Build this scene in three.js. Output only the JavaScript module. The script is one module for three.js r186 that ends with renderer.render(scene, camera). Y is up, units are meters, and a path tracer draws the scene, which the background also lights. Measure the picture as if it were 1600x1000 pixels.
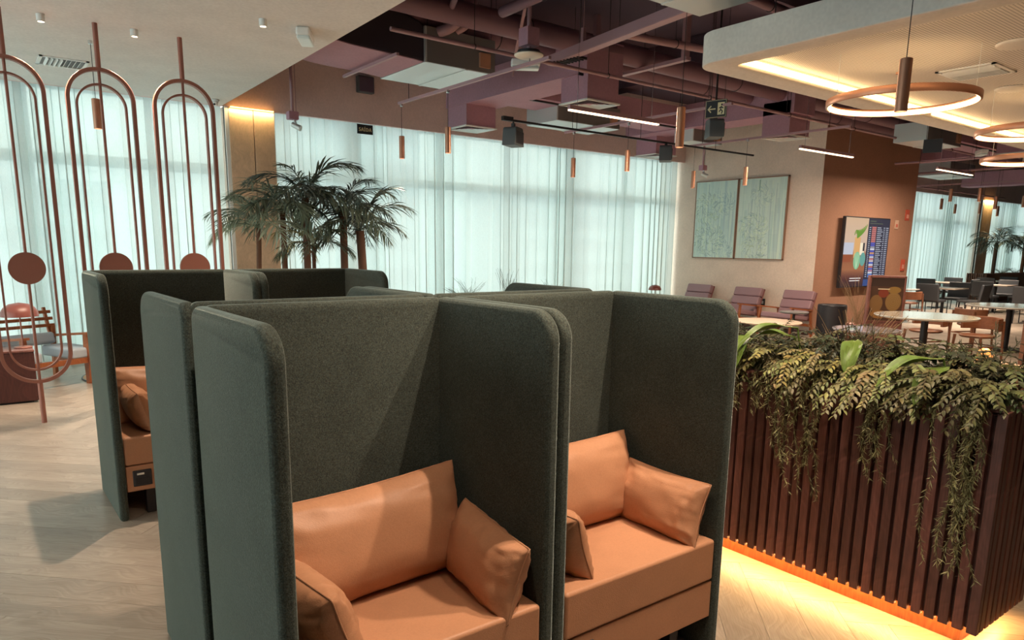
import * as THREE from 'three';
import { RoundedBoxGeometry } from 'three/addons/geometries/RoundedBoxGeometry.js';
import { mergeGeometries, toCreasedNormals } from 'three/addons/utils/BufferGeometryUtils.js';
import { RectAreaLightUniformsLib } from 'three/addons/lights/RectAreaLightUniformsLib.js';

// ---------------------------------------------------------------- camera, sky, exposure
const scene = new THREE.Scene();
const camera = new THREE.PerspectiveCamera(2 * Math.atan(600 / 1117.87) * 180 / Math.PI, 4 / 3, 0.05, 400);
{
  const th = 0.1914, phi = 0.6522, roll = 0.0144;          // pitch down, heading east of north, roll
  const fw = new THREE.Vector3(Math.sin(phi) * Math.cos(th), -Math.sin(th), -Math.cos(phi) * Math.cos(th));
  const rt = new THREE.Vector3(Math.cos(phi), 0, Math.sin(phi));
  const up = new THREE.Vector3().crossVectors(rt, fw);
  camera.position.set(0, 1.6, 0);
  camera.up.copy(up.multiplyScalar(Math.cos(roll)).addScaledVector(rt, -Math.sin(roll)));
  camera.lookAt(camera.position.clone().add(fw));
  camera.setViewOffset(1600, 1200, 0, 0, 1600, 1000);       // the photograph is the upper part of a 4:3 frame
}
const renderer = new THREE.WebGLRenderer();
renderer.toneMapping = THREE.LinearToneMapping;
renderer.toneMappingExposure = 1.42;
renderer.shadowMap.enabled = true;
RectAreaLightUniformsLib.init();

{ // bright overcast day: pale cream above, cooler haze towards and below the horizon
  const W = 64, H = 128, d = new Float32Array(W * H * 4);
  const hi = [3.7, 3.65, 3.35], lo = [2.2, 2.5, 2.55];
  for (let j = 0; j < H; j++) {
    const el = (j + 0.5) / H * 180 - 90, t = THREE.MathUtils.smoothstep(el, -1, 14);
    for (let i = 0; i < W; i++) for (let c = 0; c < 4; c++) d[(j * W + i) * 4 + c] = c === 3 ? 1 : lo[c] + (hi[c] - lo[c]) * t;
  }
  const sky = new THREE.DataTexture(d, W, H, THREE.RGBAFormat, THREE.FloatType);
  sky.mapping = THREE.EquirectangularReflectionMapping; sky.magFilter = THREE.LinearFilter; sky.needsUpdate = true;
  scene.background = sky;
}

// ---------------------------------------------------------------- helpers
let seed = 7;
const rnd = () => { seed = (seed + 0x6D2B79F5) | 0; let t = Math.imul(seed ^ (seed >>> 15), 1 | seed); t = (t + Math.imul(t ^ (t >>> 7), 61 | t)) ^ t; return ((t ^ (t >>> 14)) >>> 0) / 4294967296; };
const rr = (a, b) => a + (b - a) * rnd();
const V = (x, y, z) => new THREE.Vector3(x, y, z);
const C = (r, g, b) => new THREE.Color().setRGB(r, g, b);
const taken = {};
function numbered(name) { const n = taken[name] = (taken[name] ?? -1) + 1; return n ? name + '_' + String(n).padStart(3, '0') : name; }
function tag(o, label, category, group, kind) {
  o.userData.label = label; if (category) o.userData.category = category;
  if (group) o.userData.group = group; if (kind) o.userData.kind = kind;
  return o;
}
function thing(name, label, category, pos = [0, 0, 0], turn = 0, group) {
  const o = new THREE.Group(); o.name = numbered(name); scene.add(o);
  o.position.set(...pos); o.rotation.y = turn; return tag(o, label, category, group);
}
function flat(g) { return g.index ? g.toNonIndexed() : g; }
function merge(list) {
  list = list.flat(Infinity).map((g) => { g = flat(g); for (const k of Object.keys(g.attributes)) if (!['position', 'normal', 'uv', 'color'].includes(k)) g.deleteAttribute(k); return g; });
  return list.length === 1 ? list[0] : mergeGeometries(list, false);
}
function obj(name, geos, material, parent = scene) {          // ONE named mesh
  const g = Array.isArray(geos) ? merge(geos) : geos;
  const m = new THREE.Mesh(g, material); m.name = parent === scene ? numbered(name) : name;
  m.castShadow = m.receiveShadow = true; parent.add(m); return m;
}
function pcs(name, geos, material, parent) { geos.flat(Infinity).forEach((g) => obj(name, g, material, parent)); }   // each piece a mesh of its own
function struct(name, geos, material) { const m = obj(name, geos, material); m.userData.kind = 'structure'; return m; }
function copy(o, label, pos, turn, group) {
  const c = o.clone(); c.name = numbered(o.name.replace(/_\d{3}$/, '')); scene.add(c);
  c.userData = { ...o.userData }; if (label) c.userData.label = label; if (group) c.userData.group = group;
  if (pos) c.position.set(...pos); if (turn !== undefined) c.rotation.y = turn; return c;
}
function uvm(g) {                                              // uv in metres from the main direction of each face
  g = flat(g); const p = g.attributes.position, n = g.attributes.normal, uv = new Float32Array(p.count * 2);
  for (let i = 0; i < p.count; i += 3) {
    let nx = 0, ny = 0, nz = 0; for (let k = 0; k < 3; k++) { nx += n.getX(i + k); ny += n.getY(i + k); nz += n.getZ(i + k); }
    nx = Math.abs(nx); ny = Math.abs(ny); nz = Math.abs(nz);
    for (let k = 0; k < 3; k++) {
      const x = p.getX(i + k), y = p.getY(i + k), z = p.getZ(i + k), j = (i + k) * 2;
      if (ny >= nx && ny >= nz) { uv[j] = x; uv[j + 1] = z; } else if (nx >= nz) { uv[j] = z; uv[j + 1] = y; } else { uv[j] = x; uv[j + 1] = y; }
    }
  }
  g.setAttribute('uv', new THREE.BufferAttribute(uv, 2)); return g;
}
const bx = (x0, x1, y0, y1, z0, z1) => uvm(new THREE.BoxGeometry(x1 - x0, y1 - y0, z1 - z0).translate((x0 + x1) / 2, (y0 + y1) / 2, (z0 + z1) / 2));
const rb = (x0, x1, y0, y1, z0, z1, r = 0.01, s = 2) => uvm(new RoundedBoxGeometry(x1 - x0, y1 - y0, z1 - z0, s, r).translate((x0 + x1) / 2, (y0 + y1) / 2, (z0 + z1) / 2));
const cy = (x, y0, y1, z, r0, r1 = r0, n = 20) => new THREE.CylinderGeometry(r1, r0, y1 - y0, n).translate(x, (y0 + y1) / 2, z);
function rod(a, b, r0, r1 = r0, n = 8) {                       // round bar between two points
  const A = V(...a), B = V(...b), d = B.clone().sub(A), g = new THREE.CylinderGeometry(r1, r0, d.length(), n);
  g.applyQuaternion(new THREE.Quaternion().setFromUnitVectors(V(0, 1, 0), d.clone().normalize()));
  return g.translate((A.x + B.x) / 2, (A.y + B.y) / 2, (A.z + B.z) / 2);
}
function bar(a, b, w, h) {                                     // flat bar between two points
  const A = V(...a), B = V(...b), d = B.clone().sub(A), g = new THREE.BoxGeometry(w, h, d.length());
  const m = new THREE.Matrix4().lookAt(B, A, Math.abs(d.x) + Math.abs(d.z) < 1e-4 ? V(0, 0, 1) : V(0, 1, 0)); g.applyMatrix4(m);
  return uvm(g.translate((A.x + B.x) / 2, (A.y + B.y) / 2, (A.z + B.z) / 2));
}
const tube = (pts, r, seg = 24, n = 6) => new THREE.TubeGeometry(new THREE.CatmullRomCurve3(pts.map((p) => V(...p))), seg, r, n);
const lathe = (pts, n = 28) => new THREE.LatheGeometry(pts.map((p) => new THREE.Vector2(p[0], p[1])), n);
function tex(size, fn, { srgb = true, rep = [1, 1], h } = {}) {      // fn(x, y) -> [r, g, b] of 0..1
  const H = h ?? size, d = new Uint8Array(size * H * 4);
  for (let y = 0; y < H; y++) for (let x = 0; x < size; x++) { const c = fn(x / size, y / H), k = (y * size + x) * 4; for (let i = 0; i < 3; i++) d[k + i] = Math.max(0, Math.min(255, c[i] * 255)); d[k + 3] = 255; }
  const t = new THREE.DataTexture(d, size, H); t.magFilter = THREE.LinearFilter; t.minFilter = THREE.LinearMipmapLinearFilter; t.generateMipmaps = true;
  t.wrapS = t.wrapT = THREE.RepeatWrapping; t.repeat.set(...rep); if (srgb) t.colorSpace = THREE.SRGBColorSpace; t.needsUpdate = true; return t;
}
// value noise that tiles over [0,1)
function noise(n, s0) {
  const g = []; const keep = seed; seed = s0; for (let i = 0; i < n * n; i++) g.push(rnd()); seed = keep;
  return (x, y) => { x = ((x % 1) + 1) % 1 * n; y = ((y % 1) + 1) % 1 * n; const i = Math.floor(x), j = Math.floor(y), f = x - i, h = y - j, a = f * f * (3 - 2 * f), b = h * h * (3 - 2 * h), G = (p, q) => g[((q + n) % n) * n + (p + n) % n]; return (G(i, j) * (1 - a) + G(i + 1, j) * a) * (1 - b) + (G(i, j + 1) * (1 - a) + G(i + 1, j + 1) * a) * b; };
}
const n8 = noise(8, 11), n32 = noise(32, 12), n128 = noise(128, 13), n256 = noise(256, 14), n64 = noise(64, 15);
const mat = (c, rough = 0.6, metal = 0, o = {}) => new THREE.MeshPhysicalMaterial({ color: Array.isArray(c) ? C(...c) : c, roughness: rough, metalness: metal, side: THREE.DoubleSide, ...o });

// ---------------------------------------------------------------- materials
const M = {};
{
  const feltMap = tex(512, (x, y) => { const v = 0.66 + 0.20 * (n256(x, y) - 0.5) + 0.20 * (n128(x * 2, y * 2 + 0.3) - 0.5) + 0.06 * (n8(x, y) - 0.5); const w = n256(x + 0.37, y + 0.11); return [v + (w - 0.5) * 0.06, v, v - (w - 0.5) * 0.05]; }, { rep: [1.6, 1.6] });
  const feltBump = tex(512, (x, y) => { const v = 0.5 * n256(x, y) + 0.5 * n256(x * 2 + 0.2, y * 2); return [v, v, v]; }, { srgb: false, rep: [2.4, 2.4] });
  M.felt = mat([0.155, 0.178, 0.152], 0.95, 0, { map: feltMap, bumpMap: feltBump, bumpScale: 0.0010, sheen: 1.0, sheenRoughness: 0.62, sheenColor: C(0.88, 1.0, 0.93), specularIntensity: 0.2 });
  const leatherBump = tex(256, (x, y) => { const v = 0.6 * n128(x, y) + 0.4 * n64(x, y); return [v, v, v]; }, { srgb: false, rep: [6, 6] });
  const leatherMap = tex(256, (x, y) => { const v = 0.93 + 0.035 * (n8(x, y) - 0.5) + 0.04 * (n128(x, y) - 0.5); return [v, v, v]; }, { rep: [2, 2] });
  M.leather = mat([0.55, 0.262, 0.142], 0.48, 0, { map: leatherMap, bumpMap: leatherBump, bumpScale: 0.0004, specularIntensity: 0.6 });
  const grain = (a, b, fx, fy) => (x, y) => { const v = n256(x * fx, y * fy) * 0.5 + n64(x * fx + 0.3 * n8(x, y), y * fy) * 0.5, w = n8(x, y); const t = Math.min(1, Math.max(0, v * 0.85 + (w - 0.5) * 0.35)); return a.map((q, i) => q + (b[i] - q) * t); };
  M.oak = [];
  const oakMap = tex(512, grain([0.545, 0.49, 0.44], [0.71, 0.66, 0.61], 1, 0.08));
  const oakBump = tex(256, (x, y) => { const v = n256(x, y * 0.06); return [v, v, v]; }, { srgb: false });
  for (const k of [0.88, 0.96, 1.02, 1.08, 0.98, 1.12]) M.oak.push(mat([k * 0.92, k * 0.90 + 0.0, k * 0.88], 0.36, 0, { map: oakMap, bumpMap: oakBump, bumpScale: 0.0004, specularIntensity: 0.9 }));
  M.oakMix = mat([0.92, 0.9, 0.88], 0.36, 0, { map: oakMap, vertexColors: true, specularIntensity: 0.9 });
  M.joint = mat([0.07, 0.045, 0.03], 0.9);
  const walMap = tex(256, grain([0.40, 0.265, 0.235], [0.60, 0.42, 0.37], 1, 0.05));
  M.walnut = mat([0.95, 0.80, 0.82], 0.5, 0, { map: walMap });
  M.walnutDark = mat([0.3, 0.24, 0.24], 0.7, 0, { map: walMap });
  M.teak = mat([0.72, 0.68, 0.64], 0.45, 0, { map: tex(256, grain([0.62, 0.34, 0.20], [0.80, 0.50, 0.30], 1, 0.07)) });
  M.chairWood = mat([0.62, 0.52, 0.44], 0.45, 0, { map: tex(256, grain([0.50, 0.34, 0.26], [0.66, 0.46, 0.35], 0.07, 1)) });
  M.copper = mat([0.33, 0.13, 0.095], 0.45, 0.25);
  M.copperTube = mat([0.50, 0.24, 0.15], 0.38, 0.5);
  const plaster = tex(256, (x, y) => { const v = 0.96 + 0.05 * (n128(x, y) - 0.5) + 0.04 * (n8(x, y) - 0.5); return [v, v, v]; }, { rep: [0.5, 0.5] });
  M.white = mat([0.82, 0.79, 0.755], 0.9, 0, { map: plaster });
  M.island = mat([0.80, 0.75, 0.69], 0.85, 0, { map: plaster });
  M.perf = mat([0.78, 0.72, 0.66], 0.9, 0, { map: tex(128, (x, y) => { const fx = (x * 8) % 1 - 0.5, fy = (y * 8) % 1 - 0.5, v = Math.hypot(fx, fy) < 0.27 ? 0.62 : 1; return [v, v, v]; }, { rep: [5, 5] }) });
  M.wallBeige = mat([0.82, 0.65, 0.54], 0.9, 0, { map: plaster });
  M.wallOrange = mat([0.41, 0.21, 0.135], 0.9, 0, { map: plaster });
  M.bulkhead = mat([0.82, 0.64, 0.61], 0.9, 0, { map: plaster });
  M.plum = mat([0.46, 0.25, 0.32], 0.75, 0, { map: plaster });
  M.plumDark = mat([0.10, 0.065, 0.10], 0.85);
  M.plumPipe = mat([0.40, 0.24, 0.27], 0.5);
  M.blackInsul = mat([0.03, 0.022, 0.035], 0.8);
  M.galv = mat([0.62, 0.66, 0.66], 0.42, 0.45);
  M.galvDark = mat([0.2, 0.19, 0.19], 0.55, 0.3);
  M.black = mat([0.02, 0.018, 0.022], 0.5);
  M.speaker = mat([0.09, 0.105, 0.115], 0.55);
  M.plasticW = mat([0.8, 0.8, 0.77], 0.4);
  M.metalDark = mat([0.03, 0.028, 0.032], 0.4, 0.4);
  M.chrome = mat([0.75, 0.75, 0.75], 0.25, 0.9);
  M.frameAlu = mat([0.42, 0.47, 0.48], 0.5, 0.2);
  M.glass = mat([0.93, 0.98, 0.97], 0.0, 0, { transmission: 1, thickness: 0, ior: 1.45 });
  const weave = tex(256, (x, y) => { const v = 0.93 + 0.06 * Math.sin(x * 6.2832 * 64) * Math.sin(y * 6.2832 * 64) + 0.05 * (n128(x, y * 0.1) - 0.5); return [v, v, v]; }, { rep: [4, 4] });
  M.sheer = mat([0.87, 0.955, 0.935], 0.87, 0, { map: weave, transmission: 0.34, thickness: 0, ior: 1.1, specularIntensity: 0.05 });
  M.stone = mat([0.85, 0.64, 0.46], 0.5, 0, { map: tex(256, (x, y) => { const t = n8(x, y) * 0.5 + n32(x + 0.2 * n8(x, y), y * 0.5) * 0.5, v = 0.88 + 0.12 * (t - 0.5) + 0.06 * (n256(x, y * 0.2) - 0.5); return [v, v * 0.98, v * 0.95]; }) });
  M.burgundy = mat([0.20, 0.062, 0.058], 0.4);
  M.padPlum = mat([0.30, 0.17, 0.19], 0.45);
  M.greyCloth = mat([0.42, 0.47, 0.53], 0.9);
  M.soil = mat([0.03, 0.022, 0.018], 1);
  M.rug = mat([0.62, 0.40, 0.24], 0.95);
  const leaf = (c, t = 0.25) => mat(c, 0.5, 0, { transmission: t, thickness: 0, ior: 1.3, specularIntensity: 0.4 });
  M.leafY = mat([0.30, 0.275, 0.075], 0.55); M.leafY2 = mat([0.20, 0.20, 0.06], 0.55); M.leafD = mat([0.05, 0.065, 0.03], 0.6); M.moss = mat([0.13, 0.15, 0.06], 1, 0, { bumpMap: feltBump, bumpScale: 0.01 }); M.plumBig = mat([0.21, 0.115, 0.15], 0.6);
  M.leafYC = mat([1, 1, 1], 0.5, 0, { vertexColors: true });
  M.fern = mat([0.13, 0.135, 0.06], 0.6, 0, { vertexColors: true });
  M.palm = mat([0.10, 0.14, 0.095], 0.5, 0, { vertexColors: true });
  M.trunk = mat([0.16, 0.085, 0.055], 0.9);
  M.broad = mat([0.19, 0.30, 0.075], 0.4, 0, { map: tex(128, (x, y) => { const s = 0.8 + 0.25 * n32(x * 1.0, y * 0.05) + (n8(x, y) > 0.62 ? 0.22 : 0); return [s * 1.02, s, s * 0.85]; }) });
  M.straw = mat([0.30, 0.19, 0.10], 0.9);
}
const glow = (c, k, base = [0.8, 0.75, 0.7]) => { const m = mat(base, 0.5); m.emissive = C(...c); m.emissiveIntensity = k; return m; };
M.ledWarm = glow([1, 0.66, 0.30], 6.0);
M.ledAmber = glow([1, 0.48, 0.13], 5.0);
M.ledSoft = glow([1, 0.72, 0.45], 3.0);
M.bulb = glow([1, 0.78, 0.55], 8.0);
const WARM = C(1, 0.80, 0.60), AMBER = C(1, 0.53, 0.17);
function area(pos, look, w, h, color, k) { const l = new THREE.RectAreaLight(color, k, w, h); l.position.set(...pos); l.lookAt(...look); scene.add(l); return l; }
function spot(pos, target, color, cd, deg, pen = 0.6, radius = 1) {
  const l = new THREE.SpotLight(color, cd, 0, deg * Math.PI / 180, pen, 2); l.position.set(...pos); l.target.position.set(...target);
  l.castShadow = true; l.shadow.radius = radius; scene.add(l, l.target); return l;
}
// ================================================================ the setting
const X0 = -5.5, X1 = 36, Z0 = -11.0, Z1 = 4.5, TOP = 4.6, HC = 3.41, ZB = -10.6, XA = 12.73, ZT = -7.38, XT = 16.45;
// floor: screed with herringbone oak planks; the nearest 300 in view are parts, the rest one part
{
  const floor = struct('floor', [bx(X0, X1, -0.25, -0.006, Z0 - 0.3, Z1)], M.joint);
  const L = 1.08, W = 0.18, gap = 0.0015, c45 = Math.SQRT1_2, planks = [];
  const geos = []; for (let v = 0; v < 4; v++) { const g = new THREE.BoxGeometry(W - gap, 0.008, L - gap).translate(0, -0.004, 0); const uv = g.attributes.uv, p = g.attributes.position; for (let i = 0; i < uv.count; i++) uv.setXY(i, p.getX(i) * 2 + v * 0.27, p.getZ(i) * 0.9 + v * 0.41); geos.push(g); }
  const N = 6;   // herringbone lattice in plank widths
  for (let i = -420; i < 420; i++) for (let j = -60; j < 60; j++) {
    for (const kind of [0, 1]) {
      const a = i, b = i + j * 2 * N;
      const u = kind ? a + N / 2 : a + 0.5, w = kind ? b + 0.5 : b + 1 + N / 2;
      const pu = u * W, pw = w * W, x = (pu - pw) * c45, z = (pu + pw) * c45;
      if (x < X0 + 0.4 || x > X1 - 0.4 || z < Z0 + 0.1 || z > 1.5) continue;
      planks.push({ x, z, turn: kind ? Math.PI / 4 : -Math.PI / 4 });
    }
  }
  const inView = (p) => (p.x > -0.9 && p.x < 1.3 && p.z > -9 && p.z < -2.6) || (p.x > 2.2 && p.x < 3.2 && p.z > -2.9 && p.z < -1.1);
  const near = planks.filter(inView).sort((a, b) => Math.hypot(a.x, a.z) - Math.hypot(b.x, b.z)).slice(0, 300);
  for (const p of near) { p.own = true; const m = obj('plank', geos[Math.floor(rnd() * 4)], M.oak[Math.floor(rnd() * 6)], floor); m.position.set(p.x, 0.0006 * rnd(), p.z); m.rotation.y = p.turn; }
  const rest = [], mm = new THREE.Matrix4();
  const flatG = geos.map((g) => g.toNonIndexed());
  for (const p of planks) if (!p.own) {
    const g = flatG[Math.floor(rnd() * 4)].clone(); mm.makeRotationY(p.turn).setPosition(p.x, 0.0006 * rnd(), p.z); g.applyMatrix4(mm);
    const k = rr(0.84, 1.14), col = new Float32Array(g.attributes.position.count * 3).fill(k); g.setAttribute('color', new THREE.BufferAttribute(col, 3)); rest.push(g);
  }
  const r = obj('plank_field', [rest], M.oakMix, floor); r.userData.kind = 'stuff';
}
struct('ceiling', [bx(X0, X1, TOP, TOP + 0.3, Z0 - 0.3, Z1)], M.plumDark);
struct('wall_west', [bx(X0 - 0.2, X0, HC + 0.1, TOP, Z0 - 0.3, Z1), bx(X0 - 0.2, X0, -0.2, 0.02, Z0 - 0.3, Z1), bx(X0 - 0.2, X0, 0.02, HC + 0.1, Z0 + 9.7, Z1)], M.walnutDark);
struct('wall_east', [bx(X1, X1 + 0.2, -0.2, TOP, Z0 - 0.3, Z1)], M.wallBeige);
struct('wall_south', [bx(X0, X1, -0.2, TOP, Z1, Z1 + 0.2)], M.walnutDark);
// bulkhead over the curtains, in the two stretches either side of the block with the pictures
struct('wall_north', [bx(X0, XA + 0.1, HC, TOP, ZB - 0.06, ZB), bx(X0, XA + 0.1, HC + 0.12, TOP, Z0 - 0.25, ZB - 0.06)], M.bulkhead);
struct('wall_north_far', [bx(XT - 0.1, X1, HC, TOP, ZB - 0.06, ZB), bx(XT - 0.1, X1, HC + 0.12, TOP, Z0 - 0.25, ZB - 0.06)], M.bulkhead);
struct('wall_inner_west', [bx(XA, XA + 0.15, 0, TOP, Z0 - 0.25, ZT)], M.wallBeige);
struct('wall_inner_south', [bx(XA + 0.001, XT, 0, TOP, ZT - 0.15, ZT + 0.001)], M.wallOrange);
struct('wall_inner_east', [bx(XT - 0.15, XT, 0, TOP, Z0 - 0.25, ZT - 0.15)], M.wallOrange);
struct('baseboard_inner_west', [bx(XA - 0.015, XA, 0, 0.08, ZB, ZT)], M.walnut);
// white plasterboard ceiling over the lounge, its edge runs away from the camera
{
  const s = new THREE.Shape(); s.moveTo(X0, -Z1); s.lineTo(2.6, -Z1); s.lineTo(3.05, -ZB); s.lineTo(X0, -ZB);
  const g = new THREE.ExtrudeGeometry(s, { depth: 0.14, bevelEnabled: false }).rotateX(-Math.PI / 2).translate(0, HC, 0);
  struct('ceiling_white', [uvm(g)], M.white);
}
// windows behind the curtains: frame members one by one, a pane between each pair
function windowBay(n, x0, x1, posts) {
  const g = new THREE.Group(); g.name = 'window_' + n; g.userData.kind = 'structure'; scene.add(g);
  const all = [x0, ...posts, x1];
  for (const y of [[0, 0.1], [2.53, 2.67], [3.43, 3.53]]) obj('rail', [bx(x0, x1, y[0], y[1], Z0 - 0.04, Z0 + 0.04)], M.frameAlu, g);
  all.forEach((x, i) => obj('post', [bx(x - (i % 3 === 1 ? 0.1 : 0.035), x + (i % 3 === 1 ? 0.1 : 0.035), 0, 3.53, Z0 - 0.045, Z0 + 0.045)], M.frameAlu, g));
  for (let i = 0; i + 1 < all.length; i++) for (const [a, b] of [[0.1, 2.53], [2.67, 3.43]]) obj('pane', [bx(all[i] + 0.03, all[i + 1] - 0.03, a, b, Z0 - 0.004, Z0 + 0.004)], M.glass, g);
}
windowBay(1, X0, 3.1, [-4.2, -2.6, -0.9, 0.75, 2.2]);
windowBay(2, 3.75, XA, [5.12, 6.75, 8.2, 9.75, 11.3]);
windowBay(3, XT, 28.8, [18, 19.6, 21.2, 22.8, 24.4, 26, 27.4]);
windowBay(4, 29.6, X1, [31.2, 32.8, 34.4]);
{ // glazed west side, out of view on the left, whose daylight reaches the left faces of the booths
  const g = new THREE.Group(); g.name = 'window_5'; g.userData.kind = 'structure'; scene.add(g);
  for (let k = 0; k < 5; k++) { const a = Z0 + k * 1.94; obj('post', [bx(X0 - 0.12, X0 - 0.04, 0, HC + 0.1, a, a + 0.07)], M.frameAlu, g); obj('pane', [bx(X0 - 0.084, X0 - 0.076, 0.02, HC + 0.1, a + 0.07, a + 1.94)], M.glass, g); }
}
// sheer curtains: one cloth a stretch, gathered in uneven folds
function curtain(x0, x1, label, turn) {
  const n = Math.round((x1 - x0) * 110), m = 8, pos = [], uv = [], idx = [], h = HC + 0.1, ph = rr(0, 9);
  let u = 0, px = 0, pz = 0;
  for (let i = 0; i <= n; i++) {
    const t = i / n, X = x0 + (x1 - x0) * t, q = X * 13.5 + 1.8 * Math.sin(X * 1.9 + ph) + 1.1 * Math.sin(X * 4.3 + 2 * ph);
    const amp = 0.06 + 0.03 * Math.sin(X * 2.7 + ph), sh = 0.027 * Math.sin(2 * q * 2.0);
    for (let j = 0; j <= m; j++) {
      const v = j / m, k = 0.8 + 0.35 * (1 - v), sway = 0.012 * (1 - v) * Math.sin(X * 3.3 + v * 2);
      const x = X + sh * k, z = -10.78 + amp * k * Math.sin(q * 2) + sway;
      if (j === 0) { if (i) u += Math.hypot(x - px, z - pz); px = x; pz = z; }
      pos.push(x, 0.015 + v * h, z); uv.push(u, v * h);
    }
  }
  for (let i = 0; i < n; i++) for (let j = 0; j < m; j++) { const a = i * (m + 1) + j, b = a + m + 1; idx.push(a, b, a + 1, b, b + 1, a + 1); }
  const g = new THREE.BufferGeometry(); g.setAttribute('position', new THREE.Float32BufferAttribute(pos, 3)); g.setAttribute('uv', new THREE.Float32BufferAttribute(uv, 2)); g.setIndex(idx); g.computeVertexNormals();
  const c = thing('sheer_curtain', label, 'curtain', [0, 0, 0], 0, 'sheer curtains along the window wall');
  obj('cloth', g, M.sheer, c); obj('hem', [bx(x0, x1, HC + 0.1, HC + 0.118, -10.82, -10.74)], M.plasticW, c);
  return c;
}
curtain(X0 + 0.05, 0.02, 'sheer white curtain at the left edge of the picture, beyond the low cabinet');
curtain(0.04, 3.06, 'sheer white curtain behind the copper arches, left of the stone column');
curtain(3.79, 5.55, 'sheer white curtain just right of the stone column, behind the palms');
curtain(5.57, 9.2, 'sheer white curtain in the middle of the window wall, beyond the small grasses');
curtain(9.22, XA - 0.03, 'sheer white curtain next to the beige wall with the two paintings');
curtain(XT + 0.05, 28.75, 'sheer white curtain in the far dining area right of the orange wall');
curtain(29.65, X1 - 0.05, 'sheer white curtain at the right edge, behind the far palm');
// columns clad in honey coloured stone panels, washed by a light strip at the top
function column(x0, x1, label, wash, z = ZB + 0.02) {
  const c = thing('stone_column', label, 'column', [0, 0, 0]);
  c.userData.kind = 'structure';
  const mid = x0 + (x1 - x0) * 0.53;
  obj('core', [bx(x0 - 0.05, x1 - 0.004, 0, HC, Z0 - 0.1, z - 0.036)], M.wallBeige, c);
  obj('stone_panel', [rb(x0, mid - 0.006, 0, HC, z - 0.035, z, 0.004, 1)], M.stone, c);
  obj('stone_panel', [rb(mid + 0.006, x1, 0, HC, z - 0.035, z, 0.004, 1)], M.stone, c);
  obj('edge_trim', [bx(x0 - 0.05, x0, 0, HC, z - 0.08, z - 0.01)], M.plasticW, c);
  obj('light_strip', [bx(x0 + 0.02, x1 - 0.02, HC - 0.012, HC, z + 0.02, z + 0.05)], M.ledAmber, c);
  area([(x0 + x1) / 2, HC - 0.02, z + 0.035], [(x0 + x1) / 2, 0, z - 0.25], x1 - x0, 0.03, C(1, 0.7, 0.3), wash);
  return c;
}
column(3.13, 3.76, 'honey stone column between the curtains, lit from above, behind the palms', 60);
column(28.8, 29.62, 'honey stone column in the far dining area beside the slatted planter', 260);
// towers of the city outside, dim through the cloth
function tower(x, z, w, d, y1, label) {
  const t = thing('exterior_tower', label, 'building', [x, -18, z], 0, 'towers outside the windows');
  const wall = mat([0.42, 0.50, 0.54], 0.9), band = mat([0.22, 0.28, 0.33], 0.6);
  obj('wall', [bx(-w / 2, w / 2, 0, y1 + 18, -d / 2, d / 2)], wall, t);
  for (let y = 10; y < y1 + 17; y += 3) obj('window_band', [bx(-w / 2 + 0.6, w / 2 - 0.6, y, y + 1.4, d / 2, d / 2 + 0.1)], band, t);
}
tower(26, -62, 14, 10, 12, 'grey apartment tower seen faintly through the middle curtain');
tower(66, -78, 20, 12, 9, 'grey apartment tower seen faintly through the curtain by the paintings');
tower(4, -70, 12, 10, 6, 'grey apartment tower seen faintly behind the copper arches');
// ================================================================ high-backed booths
const BW = 0.877, BD = 0.664, BT = 1.414, TH = 0.05;
function panelShape(len, h, rF, rB) {                           // seen from the side: z from 0 (back) to len (front)
  const s = new THREE.Shape(); s.moveTo(0, 0); s.lineTo(len, 0); s.lineTo(len, h - rF);
  s.absarc(len - rF, h - rF, rF, 0, Math.PI / 2, false); s.lineTo(rB, h); s.absarc(rB, h - rB, rB, Math.PI / 2, Math.PI, false); s.lineTo(0, 0); return s;
}
const bev = 0.02;
function feltPanel(len, h, rF, rB) {                            // thick padded panel lying in the z-y plane, centred on x = 0
  const g = new THREE.ExtrudeGeometry(panelShape(len - 2 * bev, h - 2 * bev, rF, rB), { depth: TH - 2 * bev, bevelEnabled: true, bevelThickness: bev, bevelSize: bev, bevelSegments: 5, curveSegments: 14 });
  g.translate(bev, bev, -(TH - 2 * bev) / 2).rotateY(-Math.PI / 2);   // x' = -z, z' = x
  return uvm(toCreasedNormals(g, 0.6));
}
const wingG = feltPanel(BD, BT, 0.075, 0.03), backG = feltPanel(BW - TH, BT, 0.012, 0.012).rotateY(Math.PI / 2);
const seamMat = mat([0.30, 0.12, 0.05], 0.6);
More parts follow.
